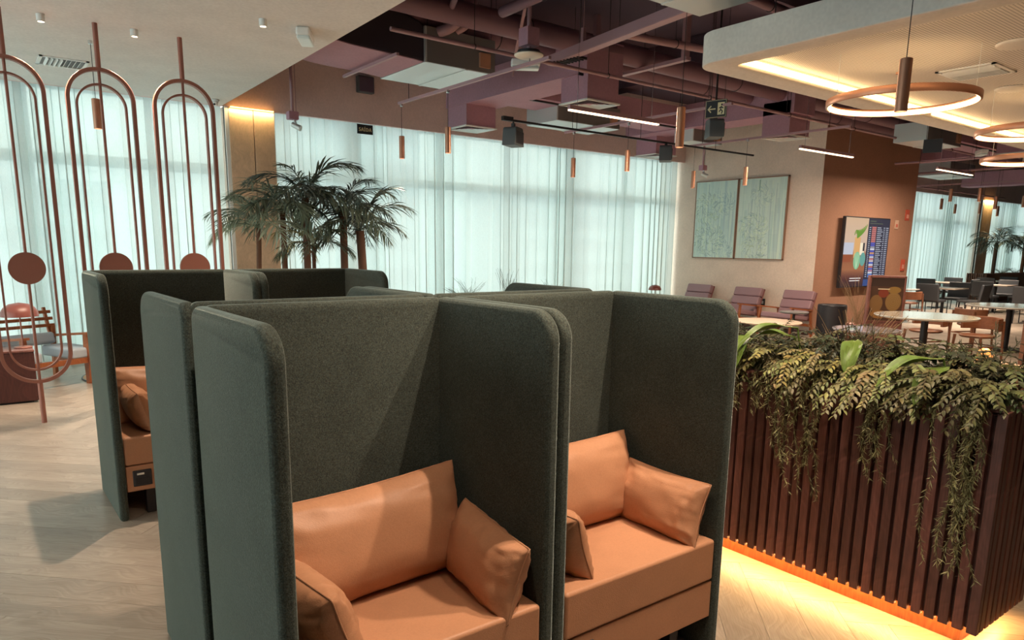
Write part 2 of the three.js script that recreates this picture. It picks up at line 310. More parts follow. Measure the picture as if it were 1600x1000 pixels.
function booth(label, x0, zBack, turn = 0) {                    // x0: outer left side, zBack: outer back
  const b = thing('booth_seat', label, 'booth', turn ? [x0 + BW, 0, zBack] : [x0, 0, zBack], turn, 'high-backed green booths');
  const wl = obj('side_panel', wingG, M.felt, b); wl.position.set(TH / 2, 0, 0);
  const wr = obj('side_panel', wingG, M.felt, b); wr.position.set(BW - TH / 2, 0, 0);
  const bk = obj('back_panel', backG, M.felt, b); bk.position.set(TH / 2, 0, TH / 2);
  const i0 = TH + 0.002, i1 = BW - TH - 0.002, f = BD - 0.006;
  const seat = obj('seat_cushion', [rb(i0, i1, 0.322, 0.49, TH + 0.004, f, 0.014, 4)], M.leather, b);
  pcs('piping', [rod([i0 + 0.01, 0.482, f - 0.006], [i1 - 0.01, 0.482, f - 0.006], 0.0035), rod([i0 + 0.01, 0.33, f - 0.006], [i1 - 0.01, 0.33, f - 0.006], 0.0035)], M.leather, seat);
  obj('seat_base', [rb(i0, i1, 0.165, 0.318, TH + 0.01, f - 0.004, 0.006, 2)], M.leather, b);
  for (const x of [i0 + 0.13, i1 - 0.13]) for (const z of [0.13, BD - 0.1]) obj('leg', [rb(x - 0.025, x + 0.025, 0, 0.165, z - 0.025, z + 0.025, 0.004, 1)], M.metalDark, b);
  pcs('glide', [bx(0.008, TH - 0.008, -0.0, 0.006, BD - 0.06, BD - 0.02), bx(BW - TH + 0.008, BW - 0.008, 0, 0.006, BD - 0.06, BD - 0.02)], M.plasticW, b);
  const so = obj('power_socket', [rb(0.085, 0.185, 0.195, 0.29, f - 0.006, f + 0.004, 0.006, 2)], M.black, b);
  obj('socket_insert', [rb(0.098, 0.172, 0.205, 0.243, f + 0.002, f + 0.007, 0.003, 1)], M.metalDark, so);
  obj('usb_port', [rb(0.105, 0.145, 0.262, 0.276, f + 0.003, f + 0.0075, 0.002, 1)], M.chrome, so);
  return b;
}
const AX = 0.52, AZ = -1.586 - BD, DX = 0.578, DZ = -4.456 - BD;
booth('green booth closest to the camera, tan seat with three cushions inside', AX, AZ);
booth('green booth at right, nearest to the slatted planter, with tan cushions', AX + BW, AZ);
booth('green booth turned away, back to back with the closest booth', AX, AZ - 0.1, Math.PI);
booth('green booth turned away, behind the booth next to the slatted planter', AX + BW, AZ - 0.1, Math.PI);
booth('green booth at far left, its socket and tan seat showing beside the open floor', DX, DZ);
booth('green booth right of the far left one, in front of the palms', DX + BW, DZ);
// loose cushions of tan leather
function cushionGeo(w, h, t, s0, bend = 0) {
  const nu = 44, nv = 34, pos = [], uv = [], idx = []; const keep = seed; seed = s0; const ph = [rnd() * 6, rnd() * 6, rnd() * 6, rnd() * 6]; seed = keep;
  for (const side of [1, -1]) {
    const off = pos.length / 3;
    for (let j = 0; j <= nv; j++) for (let i = 0; i <= nu; i++) {
      const a = Math.sin((i / nu - 0.5) * Math.PI), b = Math.sin((j / nv - 0.5) * Math.PI);       // closer together near the seams
      const ex = 1 - 0.055 * Math.pow(Math.cos(b * 1.57), 1.2), ey = 1 - 0.06 * Math.pow(Math.cos(a * 1.57), 1.2);
      const full = Math.pow(Math.max(0, 1 - Math.pow(Math.abs(a), 3.2)), 0.5) * Math.pow(Math.max(0, 1 - Math.pow(Math.abs(b), 2.6)), 0.5);
      let z = side * t / 2 * full;
      const edge = (1 - full) * full * 4;                                                       // puckers along the seams, folds from the corners
      z += side * edge * (0.010 * (n32(a * 0.31 + ph[0], b * 0.09 + ph[1]) - 0.5) + 0.010 * (n32(a * 0.09 + ph[2], b * 0.31 + ph[3]) - 0.5));
      for (let k = 0; k < 4; k++) { const cx = k & 1 ? 1 : -1, cyy = k & 2 ? 1 : -1, r = Math.hypot(a - cx, b - cyy), an = Math.atan2(b - cyy, a - cx); z += side * 0.008 * full * Math.exp(-r * r * 5) * Math.sin(an * 7 + ph[k]); }
      z += side * 0.015 * full * (n8(a * 0.22 + ph[2], b * 0.16 + ph[0]) - 0.5);
      pos.push(a * w / 2 * ex, b * h / 2 * ey, z + bend * a * a); uv.push(a * w / 2, b * h / 2);
    }
    for (let j = 0; j < nv; j++) for (let i = 0; i < nu; i++) { const p = off + j * (nu + 1) + i, q = p + 1, r = p + nu + 1, s = r + 1; if (side > 0) idx.push(p, q, r, q, s, r); else idx.push(p, r, q, q, r, s); }
  }
  const g = new THREE.BufferGeometry(); g.setAttribute('position', new THREE.Float32BufferAttribute(pos, 3)); g.setAttribute('uv', new THREE.Float32BufferAttribute(uv, 2)); g.setIndex(idx); g.computeVertexNormals(); return g;
}
function seamGeo(w, h) {                                       // welt round the edge of a cushion
  const pts = []; for (let k = 0; k < 4; k++) for (let i = 0; i < 12; i++) {
    const t = -1 + i / 6, [a, b] = k === 0 ? [t, -1] : k === 1 ? [1, t] : k === 2 ? [-t, 1] : [-1, -t];
    pts.push(V(a * w / 2 * (1 - 0.055 * Math.pow(Math.cos(b * 1.57), 1.2)), b * h / 2 * (1 - 0.06 * Math.pow(Math.cos(a * 1.57), 1.2)), 0));
  }
  return new THREE.TubeGeometry(new THREE.CatmullRomCurve3(pts, true, 'catmullrom', 0.2), 96, 0.0035, 5, true);
}
const backCush = cushionGeo(0.745, 0.36, 0.215, 21), sideCush = [cushionGeo(0.43, 0.25, 0.16, 31), cushionGeo(0.43, 0.25, 0.16, 37), cushionGeo(0.43, 0.25, 0.15, 41)];
const backWelt = seamGeo(0.745, 0.36), sideWelt = seamGeo(0.43, 0.25);
function cushion(name, geo, welt, label, pos, rot) {
  const c = thing(name, label, 'cushion', pos, 0, 'tan leather cushions in the booths'); c.rotation.set(rot[0], rot[1], rot[2], 'YXZ');
  obj('cover', geo, M.leather, c); obj('welt', welt, M.leather, c); return c;
}
const SB = AZ + TH;      // inner face of the back
cushion('back_cushion', backCush, backWelt, 'long tan leather cushion leaning on the back of the closest booth', [AX + BW / 2 + 0.0, 0.652, SB + 0.175], [-0.27, 0, 0.05]);
cushion('side_cushion', sideCush[0], sideWelt, 'small tan leather cushion leaning on the right side of the closest booth', [AX + BW - TH - 0.082, 0.595, SB + 0.41], [-0.26, -Math.PI / 2 - 0.10, -0.06]);
cushion('side_cushion', sideCush[1], sideWelt, 'small tan leather cushion at the left side of the closest booth', [AX + TH + 0.11, 0.59, SB + 0.375], [-0.34, Math.PI / 2 + 0.1, 0.0]);
cushion('back_cushion', backCush, backWelt, 'long tan leather cushion on the back of the booth by the slatted planter', [AX + 1.5 * BW, 0.648, SB + 0.155], [-0.25, 0, 0.0]);
cushion('side_cushion', sideCush[2], sideWelt, 'small tan leather cushion on the right side of the booth by the slatted planter', [AX + 2 * BW - TH - 0.085, 0.60, SB + 0.39], [-0.3, -Math.PI / 2 - 0.02, 0.0]);
cushion('side_cushion', sideCush[0], sideWelt, 'small tan leather cushion on the left side of the booth by the slatted planter', [AX + BW + TH + 0.115, 0.60, SB + 0.36], [-0.32, Math.PI / 2, 0.0]);
const SD = DZ + TH;
cushion('back_cushion', backCush, backWelt, 'long tan leather cushion in the far left booth', [DX + BW / 2, 0.648, SD + 0.155], [-0.25, 0, 0.0]);
cushion('side_cushion', sideCush[1], sideWelt, 'small tan leather cushion at the left side of the far left booth', [DX + TH + 0.14, 0.615, SD + 0.36], [-0.34, Math.PI / 2, 0.0]);
// recessed ceiling spots above the booths (out of the picture), one warm spot a booth
function ceilingSpot(pos, target, cd, label, deg = 34) {
  const s = thing('ceiling_spot', label, 'spotlight', [pos[0], HC, pos[1]], 0, 'ceiling spots over the booths');
  obj('housing', [lathe([[0.045, 0], [0.05, -0.002], [0.05, -0.07], [0.042, -0.075], [0.04, -0.06], [0.04, -0.03], [0, -0.03]])], M.plasticW, s);
  obj('lens', [cy(0, -0.05, -0.045, 0, 0.038)], M.bulb, s);
  spot([pos[0], HC - 0.08, pos[1]], target, WARM, cd, deg, 0.5, 1.2);
}
// ================================================================ slatted planter with its plants
const PX = 3.075, PS = -0.95, PN = -3.3, PE = 3.62, PT = 1.0;
{
  const p = thing('slatted_planter', 'long walnut slatted planter with an amber light strip under its foot', 'planter', [0, 0, 0]);
  pcs('box_side', [bx(PX + 0.028, PX + 0.05, 0.10, PT - 0.02, PN, PS - 0.028), bx(PE - 0.05, PE - 0.028, 0.07, PT - 0.02, PN, PS - 0.028), bx(PX + 0.05, PE - 0.05, 0.10, PT - 0.02, PS - 0.05, PS - 0.028), bx(PX + 0.05, PE - 0.05, 0.07, PT - 0.02, PN, PN + 0.02)], M.walnutDark, p);
  obj('kick_board', [bx(PX + 0.08, PE - 0.06, 0, 0.13, PN + 0.04, PS - 0.08)], M.teak, p);
  const slat = rb(0, 0.027, 0.09, PT - 0.002, -0.0195, 0.0195, 0.003, 1), slatS = rb(-0.0195, 0.0195, 0.09, PT - 0.002, -0.027, 0, 0.003, 1);
  const tones = [M.walnut, mat([0.62, 0.53, 0.53], 0.5, 0, { map: M.walnut.map }), mat([0.82, 0.7, 0.69], 0.5, 0, { map: M.walnut.map })];
  for (let z = PS - 0.018; z > PN; z -= 0.054) { const m = obj('slat', slat, tones[Math.floor(rnd() * 3)], p); m.position.set(PX, 0, z); }
  for (let x = PX + 0.06; x < PE; x += 0.054) { const m = obj('slat', slatS, tones[Math.floor(rnd() * 3)], p); m.position.set(x, 0, PS); }
  pcs('rim', [rb(PX + 0.004, PX + 0.06, PT - 0.012, PT + 0.006, PN, PS, 0.004, 1), rb(PE - 0.06, PE - 0.004, PT - 0.012, PT + 0.006, PN, PS, 0.004, 1), rb(PX + 0.004, PE - 0.004, PT - 0.012, PT + 0.006, PS - 0.06, PS - 0.002, 0.004, 1)], M.walnut, p);
  obj('soil', [bx(PX + 0.05, PE - 0.05, PT - 0.12, PT - 0.06, PN + 0.02, PS - 0.05)], M.soil, p);
  obj('light_strip', [bx(PX + 0.052, PX + 0.068, 0.097, 0.101, PN + 0.05, PS - 0.06)], M.ledAmber, p);
  obj('light_strip', [bx(PX + 0.08, PE - 0.06, 0.097, 0.101, PS - 0.068, PS - 0.052)], M.ledAmber, p);
  area([PX + 0.06, 0.095, (PN + PS) / 2], [PX - 0.04, 0, (PN + PS) / 2], PS - PN - 0.12, 0.015, AMBER, 150);
  area([(PX + PE) / 2, 0.095, PS - 0.06], [(PX + PE) / 2, 0, PS + 0.04], PE - PX - 0.14, 0.015, AMBER, 150);
}
{ // dark undergrowth filling the planter to above its rim
  const g = new THREE.SphereGeometry(1, 60, 24), p = g.attributes.position;
  for (let i = 0; i < p.count; i++) { const x = p.getX(i), y = p.getY(i), z = p.getZ(i), q = 1 + 0.35 * (n32(z * 0.9 + 0.5, x * 0.5 + y * 0.3) - 0.5) + 0.2 * (n128(z * 0.7, x * 0.5 + y) - 0.5); p.setXYZ(i, x * 0.25 * q, Math.max(-0.3, y) * 0.12 * q, Math.sign(z) * Math.pow(Math.abs(z), 0.5) * 1.1 * (0.98 + 0.02 * q)); }
  g.computeVertexNormals(); const u = obj('undergrowth', g.translate(PX + 0.275, PT - 0.05, (PN + PS) / 2), M.moss); tag(u, 'moss and undergrowth filling the slatted planter under the leaves', 'moss', null, 'stuff');
}
// ---- leaves
function leafGeo(l, w, fold = 0.25, curl = 0.15, seg = 3) {      // lies along +z, folded along its rib, curling down
  const pos = [], idx = [];
  for (let i = 0; i <= seg; i++) { const t = i / seg, ww = w * Math.pow(Math.sin(Math.PI * Math.min(1, 0.06 + 0.94 * t)), 0.8) * (1 - 0.35 * t), y = -curl * l * t * t; pos.push(-ww / 2, y + fold * ww / 2, t * l, 0, y, t * l, ww / 2, y + fold * ww / 2, t * l); }
  for (let i = 0; i < seg; i++) for (let k = 0; k < 2; k++) { const a = i * 3 + k, b = a + 1, c = a + 3, d = a + 4; idx.push(a, c, b, b, c, d); }
  const g = new THREE.BufferGeometry(); g.setAttribute('position', new THREE.Float32BufferAttribute(pos, 3)); g.setIndex(idx); g.computeVertexNormals();
  const uv = []; for (let i = 0; i < pos.length; i += 3) uv.push(pos[i] / w + 0.5, pos[i + 2] / l); g.setAttribute('uv', new THREE.Float32BufferAttribute(uv, 2)); return g.toNonIndexed();
}
const Q = new THREE.Quaternion(), MM = new THREE.Matrix4();
function setLeaf(src, p, dir, upv, s, col) {                     // a copy of a leaf at p pointing along dir
  const z = dir.clone().normalize(), x = new THREE.Vector3().crossVectors(upv, z).normalize(), y = new THREE.Vector3().crossVectors(z, x);
  MM.makeBasis(x, y, z).scale(V(s, s, s)).setPosition(p); const g = src.clone().applyMatrix4(MM);
  if (col) { const n = g.attributes.position.count, a = new Float32Array(n * 3); for (let i = 0; i < n; i++) { a[i * 3] = col[0]; a[i * 3 + 1] = col[1]; a[i * 3 + 2] = col[2]; } g.setAttribute('color', new THREE.BufferAttribute(a, 3)); }
  return g;
}
function colored(g, col) { g = flat(g); const n = g.attributes.position.count, a = new Float32Array(n * 3); for (let i = 0; i < n; i++) a.set(col, i * 3); g.setAttribute('color', new THREE.BufferAttribute(a, 3)); return g; }
function arc(p, dir, len, sag, n = 8) {                          // stem that leaves along dir and bends down
  const out = []; const d = dir.clone().normalize(), q = p.clone(), st = len / n; for (let i = 0; i <= n; i++) { out.push(q.clone()); q.addScaledVector(d, st); d.y -= sag / n; d.normalize(); } return out;
}
const stemTube = (pts, r) => new THREE.TubeGeometry(new THREE.CatmullRomCurve3(pts), Math.max(4, pts.length), r, 4);
const small = leafGeo(1, 0.62, 0.3, 0.25), needle = leafGeo(1, 0.14, 0.1, 0.2, 2);
function sprig(p, dir, len, sag, size, tone) {                   // leafy twig with leaves in two rows
  const pts = arc(p, dir, len, sag, 7), cur = new THREE.CatmullRomCurve3(pts), out = [colored(stemTube(pts, 0.0022), [0.10, 0.07, 0.03])], n = Math.round(len / (size * 0.34));
  for (let i = 2; i <= n; i++) {
    const t = i / n, q = cur.getPoint(t), d = cur.getTangent(t), side = new THREE.Vector3().crossVectors(d, V(0, 1, 0)); if (side.lengthSq() < 1e-4) side.set(0, 0, 1); side.normalize().multiplyScalar(i % 2 ? 1 : -1);
    const k = rr(0.45, 1.2), col = tone.map((c) => c * k); col[0] *= rr(0.9, 1.15);
    const dd = d.clone().multiplyScalar(0.75).add(side.multiplyScalar(rr(0.6, 1.0))).add(V(0, rr(-0.25, 0.15), 0));
    out.push(setLeaf(small, q, dd, V(rr(-0.5, 0.1), 1, rr(-0.3, 0.3)), size * rr(0.75, 1.15) * (1 - 0.25 * t), col));
  }
  return out;
}
const YEL = [0.30, 0.275, 0.095], OLV = [0.17, 0.175, 0.065], DRK = [0.055, 0.07, 0.035];
function leafyPlant(z, x, label, tone, n, reach, spread, sag = 1.5, size = 0.038, rise = [0.25, 0.95]) {
  const pl = thing('leafy_plant', label, 'plant', [x, PT + 0.06, z], 0, 'plants in the slatted planter');
  for (let i = 0; i < n; i++) {
    const a = rr(-1, 1) * spread, dir = V(-Math.cos(a), rr(rise[0], rise[1]), Math.sin(a));
    obj('sprig', [sprig(V(rr(-0.05, 0.05), 0, rr(-0.08, 0.08)), dir, reach * rr(0.7, 1.15), sag * rr(0.7, 1.3), size * rr(0.8, 1.2), tone.map((c) => c * rr(0.8, 1.1)))], M.leafYC, pl);
  }
  return pl;
}
const spots = [-2.95, -2.62, -2.32, -2.06, -1.84, -1.63, -1.43, -1.23, -1.05];
const said = ['hidden behind the booth', 'next to the green booth', 'beside the hanging bright leaf', 'below the striped long leaf', 'left of the first fern', 'above the longest left fern', 'left of the folded leaves', 'under the folded leaves', 'at the right corner'];
spots.forEach((z, i) => {
  leafyPlant(z, PX + 0.16 + rr(-0.03, 0.03), 'yellow-green leafy plant spilling over the planter rim, ' + said[i], i < 7 ? YEL : OLV, 22, 0.36, 1.3, 1.25, 0.038, [0.0, 0.75]);
  leafyPlant(z + 0.08, PX + 0.36, 'dark olive leafy plant in the planter, ' + said[i], i % 2 ? OLV : DRK, 24, 0.30, 3.1, 1.5, 0.042, [0.5, 1.6]);
});
// trailing ferns with fine needles
function trailing(z, x, len, n, label, wide = 0.07) {
  const pl = thing('trailing_fern', label, 'fern', [x, PT - 0.05, z], 0, 'hanging ferns on the planter');
  for (let i = 0; i < n; i++) {
    const L = len * rr(0.5, 1.05), z0 = rr(-wide, wide), out = PX - x - rr(0.02, 0.075), pts = [V(0, 0, z0 * 0.5), V(out * 0.55, 0.13, z0 * 0.8), V(out, 0.06, z0)];
    for (let k = 1; k <= 6; k++) pts.push(V(out - 0.01 * Math.sin(k + i), 0.06 - (L * k) / 6, z0 + 0.018 * Math.sin(k * 1.7 + i * 2) - (k === 6 && i % 3 === 0 ? -0.05 : 0)));
    const cur = new THREE.CatmullRomCurve3(pts), g = [colored(stemTube(pts, 0.0016), [0.12, 0.10, 0.04])], m = Math.round(L * 260);
    for (let k = 0; k < m; k++) { const t = rr(0.12, 1), q = cur.getPoint(t), d = cur.getTangent(t), r = V(rr(-1, 1), rr(-1, 1), rr(-1, 1)).normalize(), c = rr(0.6, 1.35); g.push(setLeaf(needle, q, d.multiplyScalar(0.8).add(r), V(rr(-1, 1), 1, rr(-1, 1)), rr(0.016, 0.036), [0.36 * c, 0.345 * c, 0.16 * c])); }
    obj('strand', [g], M.leafYC, pl);
  }
}
trailing(-1.78, PX + 0.12, 0.54, 16, 'fern trailing down the slats left of the middle, the longest of the left half', 0.10);
trailing(-1.96, PX + 0.12, 0.24, 7, 'short fern trailing over the rim near the green booth');
trailing(-1.40, PX + 0.12, 0.38, 10, 'thin fern trailing in the middle of the slatted front', 0.07);
trailing(-1.10, PX + 0.12, 0.74, 17, 'long thick fern trailing down the slats at the right end', 0.09);
trailing(-2.10, PX + 0.12, 0.30, 3, 'wispy fern strand beside the edge of the right booth', 0.03);
// bushy dark fern sprays standing in the planter
function bushy(z, x, h, n, label) {
  const pl = thing('feathery_fern', label, 'fern', [x, PT + 0.0, z], 0, 'feathery ferns standing in the planter');
  for (let i = 0; i < n; i++) {
    const a = rr(0, 6.28), e = rr(0.5, 1.4), pts = arc(V(rr(-0.04, 0.04), 0, rr(-0.04, 0.04)), V(Math.cos(a) * Math.cos(e), Math.sin(e), Math.sin(a) * Math.cos(e)), h * rr(0.7, 1.1), 1.0, 6), cur = new THREE.CatmullRomCurve3(pts), g = [colored(stemTube(pts, 0.0014), [0.07, 0.07, 0.03])];
    for (let k = 0; k < 55; k++) { const t = rr(0.25, 1), q = cur.getPoint(t), d = cur.getTangent(t), r = V(rr(-1, 1), rr(-1, 1), rr(-1, 1)), c = rr(0.5, 1.2); g.push(setLeaf(needle, q, d.multiplyScalar(0.7).add(r), V(rr(-1, 1), 1, rr(-1, 1)), rr(0.02, 0.04), [0.11 * c, 0.125 * c, 0.065 * c])); }
    obj('frond', [g], M.leafYC, pl);
  }
}
bushy(-1.62, PX + 0.33, 0.28, 16, 'feathery dark fern in front of the round table with the empty bowl glare');
bushy(-1.34, PX + 0.34, 0.25, 16, 'feathery dark fern below the large round table');
bushy(-1.14, PX + 0.34, 0.30, 16, 'feathery dark fern below the two wooden chair backs');
bushy(-1.86, PX + 0.36, 0.24, 12, 'feathery dark fern under the black bin');
// broad leaves
function broadLeaf(l, w, bend) {
  const pos = [], uv = [], idx = [], ns = 14, nw = 6;
  for (let i = 0; i <= ns; i++) { const t = i / ns, ww = w * Math.pow(Math.sin(Math.PI * (0.05 + 0.95 * t)), 0.75); const an = bend * t * t, y = Math.sin(an) * -l * t * 0.55, z = l * t * (1 - 0.18 * an * t); for (let j = 0; j <= nw; j++) { const s = j / nw * 2 - 1; pos.push(s * ww / 2, y + Math.abs(s) * ww * 0.22 + 0.006 * Math.sin(t * 9 + s * 3), z); uv.push(s * 0.5 + 0.5, t); } }
  for (let i = 0; i < ns; i++) for (let j = 0; j < nw; j++) { const a = i * (nw + 1) + j, b = a + nw + 1; idx.push(a, b, a + 1, b, b + 1, a + 1); }
  const g = new THREE.BufferGeometry(); g.setAttribute('position', new THREE.Float32BufferAttribute(pos, 3)); g.setAttribute('uv', new THREE.Float32BufferAttribute(uv, 2)); g.setIndex(idx); g.computeVertexNormals(); return g;
}
function broadPlant(z, x, label, leaves) {
  const pl = thing('broad_leaf_plant', label, 'plant', [x - 0.06, PT + 0.0, z], 0, 'broad-leaved plants in the planter');
  for (const [dx, dy, dz, l, w, bend, rise] of leaves) {
    const root = V(0, rise, 0).add(V(dx, 0, dz).multiplyScalar(0.05)), m = obj('leaf', broadLeaf(l, w, bend), M.broad, pl);
    const d = V(dx, dy, dz).normalize(), xx = new THREE.Vector3().crossVectors(V(0, 1, 0), d).normalize(), yy = new THREE.Vector3().crossVectors(d, xx);
    m.position.copy(root); m.quaternion.setFromRotationMatrix(new THREE.Matrix4().makeBasis(xx, yy, d));
    obj('stalk', [rod([0, 0, 0], [root.x, root.y, root.z], 0.006, 0.004)], M.broad, pl);
  }
}
broadPlant(-2.14, PX + 0.12, 'plant with one wide bright green leaf hanging beside the green booth', [[-0.7, -0.1, 0.2, 0.24, 0.10, 1.5, 0.17]]);
broadPlant(-1.90, PX + 0.24, 'plant with a long striped green leaf arching to the left', [[-0.75, 0.12, -0.45, 0.36, 0.075, 1.0, 0.22], [-0.3, 0.25, -0.9, 0.24, 0.06, 0.8, 0.17]]);
broadPlant(-1.62, PX + 0.2, 'plant with a short drooping green leaf in the middle of the planter', [[-0.8, -0.1, 0.25, 0.22, 0.085, 1.6, 0.20]]);
broadPlant(-1.22, PX + 0.22, 'plant with two large folded green leaves at the right', [[-0.75, 0.0, -0.5, 0.32, 0.085, 0.7, 0.16], [-0.95, -0.12, -0.1, 0.27, 0.09, 0.8, 0.13]]);
// brown dry grasses at the back of the planter
function dryGrass(z, x, y, h, n, label, material = M.straw, lean = 0.5, parentGroup = 'dry grasses') {
  const pl = thing('dry_grass', label, 'grass', [x, y, z], 0, parentGroup);
  const g = []; for (let i = 0; i < n; i++) { const a = rr(0, 6.28), pts = arc(V(rr(-0.05, 0.05), 0, rr(-0.05, 0.05)), V(Math.cos(a) * lean, 1, Math.sin(a) * lean), h * rr(0.6, 1.1), 0.5, 5); g.push(new THREE.TubeGeometry(new THREE.CatmullRomCurve3(pts), 5, 0.0016, 3)); }
  const m = obj('blades', [g], material, pl); m.userData.kind = 'stuff';
}
dryGrass(-1.78, PX + 0.42, PT - 0.06, 0.42, 60, 'brown dry grass rising in front of the orange wall');
dryGrass(-2.35, PX + 0.40, PT - 0.06, 0.30, 16, 'thin dry twigs in front of the middle armchair');
// ================================================================ copper arches, cabinet, lounge chair on the left
function loop(hw, y0, y1, bw, bd) {                             // closed stadium of flat bar in the x-y plane
  const o = new THREE.Shape(), path = (s, w, a, b) => { s.moveTo(-w, a + w); s.lineTo(-w, b - w); s.absarc(0, b - w, w, Math.PI, 0, true); s.lineTo(w, a + w); s.absarc(0, a + w, w, 0, Math.PI, true); };
  path(o, hw, y0, y1); const h = new THREE.Path(); path(h, hw - bw, y0 + bw, y1 - bw); o.holes.push(h);
  return new THREE.ExtrudeGeometry(o, { depth: bd, bevelEnabled: true, bevelSize: 0.002, bevelThickness: 0.002, bevelSegments: 1, curveSegments: 28 }).translate(0, 0, -bd / 2);
}
['copper arch frame at the left edge with a round disc, nearest the low cabinet', 'copper arch frame in the middle of the three, with a tube pendant behind', 'copper arch frame right of the other two, next to the stone column'].forEach((label, i) => {
  const a = thing('arch_frame', label, 'room divider', [0.444 + 0.6745 * i, 0, -7.4], 0, 'copper arch frames');
  obj('outer_loop', loop(0.265, 0.36, 3.05, 0.028, 0.045), M.copper, a);
  obj('inner_loop', loop(0.195, 0.47, 2.92, 0.014, 0.045), M.copper, a);
  obj('upper_pole', [cy(0, 3.04, HC, 0, 0.021)], M.copper, a);
  obj('lower_pole', [cy(0, 0, 0.37, 0, 0.021)], M.copper, a);
  pcs('rod', [cy(0, 0.37, 1.22, 0, 0.012), cy(0, 1.48, 3.05, 0, 0.012)], M.copper, a);
  obj('disc', [new THREE.CylinderGeometry(0.135, 0.135, 0.03, 48).rotateX(Math.PI / 2).translate(0, 1.35, 0)], M.copper, a);
});
{
  const c = thing('low_cabinet', 'dark red-brown low cabinet at the left edge, under the mushroom lamp', 'cabinet', [0, 0, 0]);
  obj('body', [rb(-0.9, 0.48, 0.02, 0.505, -8.78, -8.39, 0.004, 1)], mat([0.3, 0.17, 0.17], 0.5, 0, { map: M.walnut.map }), c);
  obj('top', [rb(-0.905, 0.485, 0.505, 0.525, -8.785, -8.385, 0.004, 1)], M.walnut, c);
  obj('plinth', [bx(-0.86, 0.44, 0, 0.02, -8.74, -8.43)], M.metalDark, c);
}
function mushroom(pos, s, label) {
  const l = thing('mushroom_lamp', label, 'lamp', pos);
  obj('base', [lathe([[0, 0], [0.075 * s, 0], [0.075 * s, 0.012 * s], [0.012 * s, 0.022 * s]])], M.copper, l);
  obj('stem', [cy(0, 0.02 * s, 0.33 * s, 0, 0.007 * s)], M.copper, l);
  obj('dome_shade', [lathe([[0.155 * s, 0.30 * s], [0.15 * s, 0.345 * s], [0.125 * s, 0.385 * s], [0.08 * s, 0.415 * s], [0, 0.43 * s], [0, 0.42 * s], [0.075 * s, 0.405 * s], [0.118 * s, 0.378 * s], [0.142 * s, 0.342 * s], [0.147 * s, 0.30 * s], [0.155 * s, 0.30 * s]])], mat([0.2, 0.058, 0.045], 0.4), l);
}
mushroom([0.41, 0.525, -8.6], 1.05, 'terracotta mushroom lamp standing on the low cabinet');
{
  const r = thing('round_rug', 'round natural rug under the slatted lounge chair', 'rug', [1.62, 0, -9.5]);
  obj('pile', [lathe([[0, 0.012], [0.62, 0.012], [0.64, 0.006], [0.64, 0.001]], 48)], M.rug, r);
  obj('border', [new THREE.TorusGeometry(0.635, 0.008, 6, 60).rotateX(Math.PI / 2).translate(0, 0.008, 0)], M.metalDark, r);
}
{
  const c = thing('lounge_chair', 'wooden lounge chair with slatted sides and pale grey cushions by the curtain', 'chair', [0.60, 0, -9.36], 0.42);
  for (const s of [-1, 1]) {
    const x = s * 0.33;
    obj('front_leg', [uvm(new THREE.ExtrudeGeometry(new THREE.Shape([new THREE.Vector2(0.27, 0), new THREE.Vector2(0.32, 0), new THREE.Vector2(0.37, 0.3), new THREE.Vector2(0.35, 0.56), new THREE.Vector2(0.28, 0.56), new THREE.Vector2(0.26, 0.3)]), { depth: 0.035, bevelEnabled: false }).rotateY(-Math.PI / 2).translate(x + 0.0175, 0, 0))], M.teak, c);
    obj('back_leg', [bar([x, 0, -0.36], [x, 0.62, -0.33], 0.035, 0.055)], M.teak, c);
    obj('armrest', [bar([x, 0.575, 0.38], [x, 0.50, -0.36], 0.07, 0.025)], M.teak, c);
    obj('side_rail', [bar([x, 0.29, 0.32], [x, 0.21, -0.35], 0.03, 0.07)], M.teak, c);
  }
  for (let k = 0; k < 3; k++) obj('back_slat', [bar([-0.36, 0.62 + 0.075 * k, -0.34 - 0.03 * k], [0.36, 0.62 + 0.075 * k, -0.34 - 0.03 * k], 0.022, 0.035)], M.teak, c);
  obj('front_rail', [bar([-0.33, 0.27, 0.32], [0.33, 0.27, 0.32], 0.03, 0.06)], M.teak, c);
  pcs('back_post', [bar([-0.3, 0.5, -0.33], [-0.3, 0.82, -0.42], 0.03, 0.03), bar([0.3, 0.5, -0.33], [0.3, 0.82, -0.42], 0.03, 0.03)], M.teak, c);
  for (const s of [-0.5, 0.5]) obj('seat_cushion', [rb(s * 0.6 - 0.145 * 1, s * 0.6 + 0.145, 0.29, 0.41, -0.28, 0.33, 0.03, 3)], M.greyCloth, c);
  obj('back_cushion', [rb(-0.29, 0.29, 0, 0.13, -0.05, 0.05, 0.03, 3).rotateX(-0.3).translate(0, 0.42, -0.24)], M.greyCloth, c);
}
// things on and in the white ceiling
function grille(name, x0, x1, z0, z1, y, label, n = 9) {
  const g = thing(name, label, 'air vent', [(x0 + x1) / 2, y, (z0 + z1) / 2]); const w = x1 - x0, d = z1 - z0;
  pcs('vent_frame', [bx(-w / 2, w / 2, -0.012, 0, -d / 2, -d / 2 + 0.03), bx(-w / 2, w / 2, -0.012, 0, d / 2 - 0.03, d / 2), bx(-w / 2, -w / 2 + 0.03, -0.012, 0, -d / 2, d / 2), bx(w / 2 - 0.03, w / 2, -0.012, 0, -d / 2, d / 2)], M.plasticW, g);
  obj('vent_throat', [bx(-w / 2 + 0.02, w / 2 - 0.02, -0.002, 0, -d / 2 + 0.02, d / 2 - 0.02)], M.galvDark, g);
  for (let i = 1; i < n; i++) { const x = -w / 2 + 0.03 + (w - 0.06) * i / n; obj('louver', [new THREE.BoxGeometry(0.004, 0.03, d - 0.06).rotateZ(i < n / 2 ? 0.6 : -0.6).translate(x, -0.012, 0)], M.plasticW, g); }
}
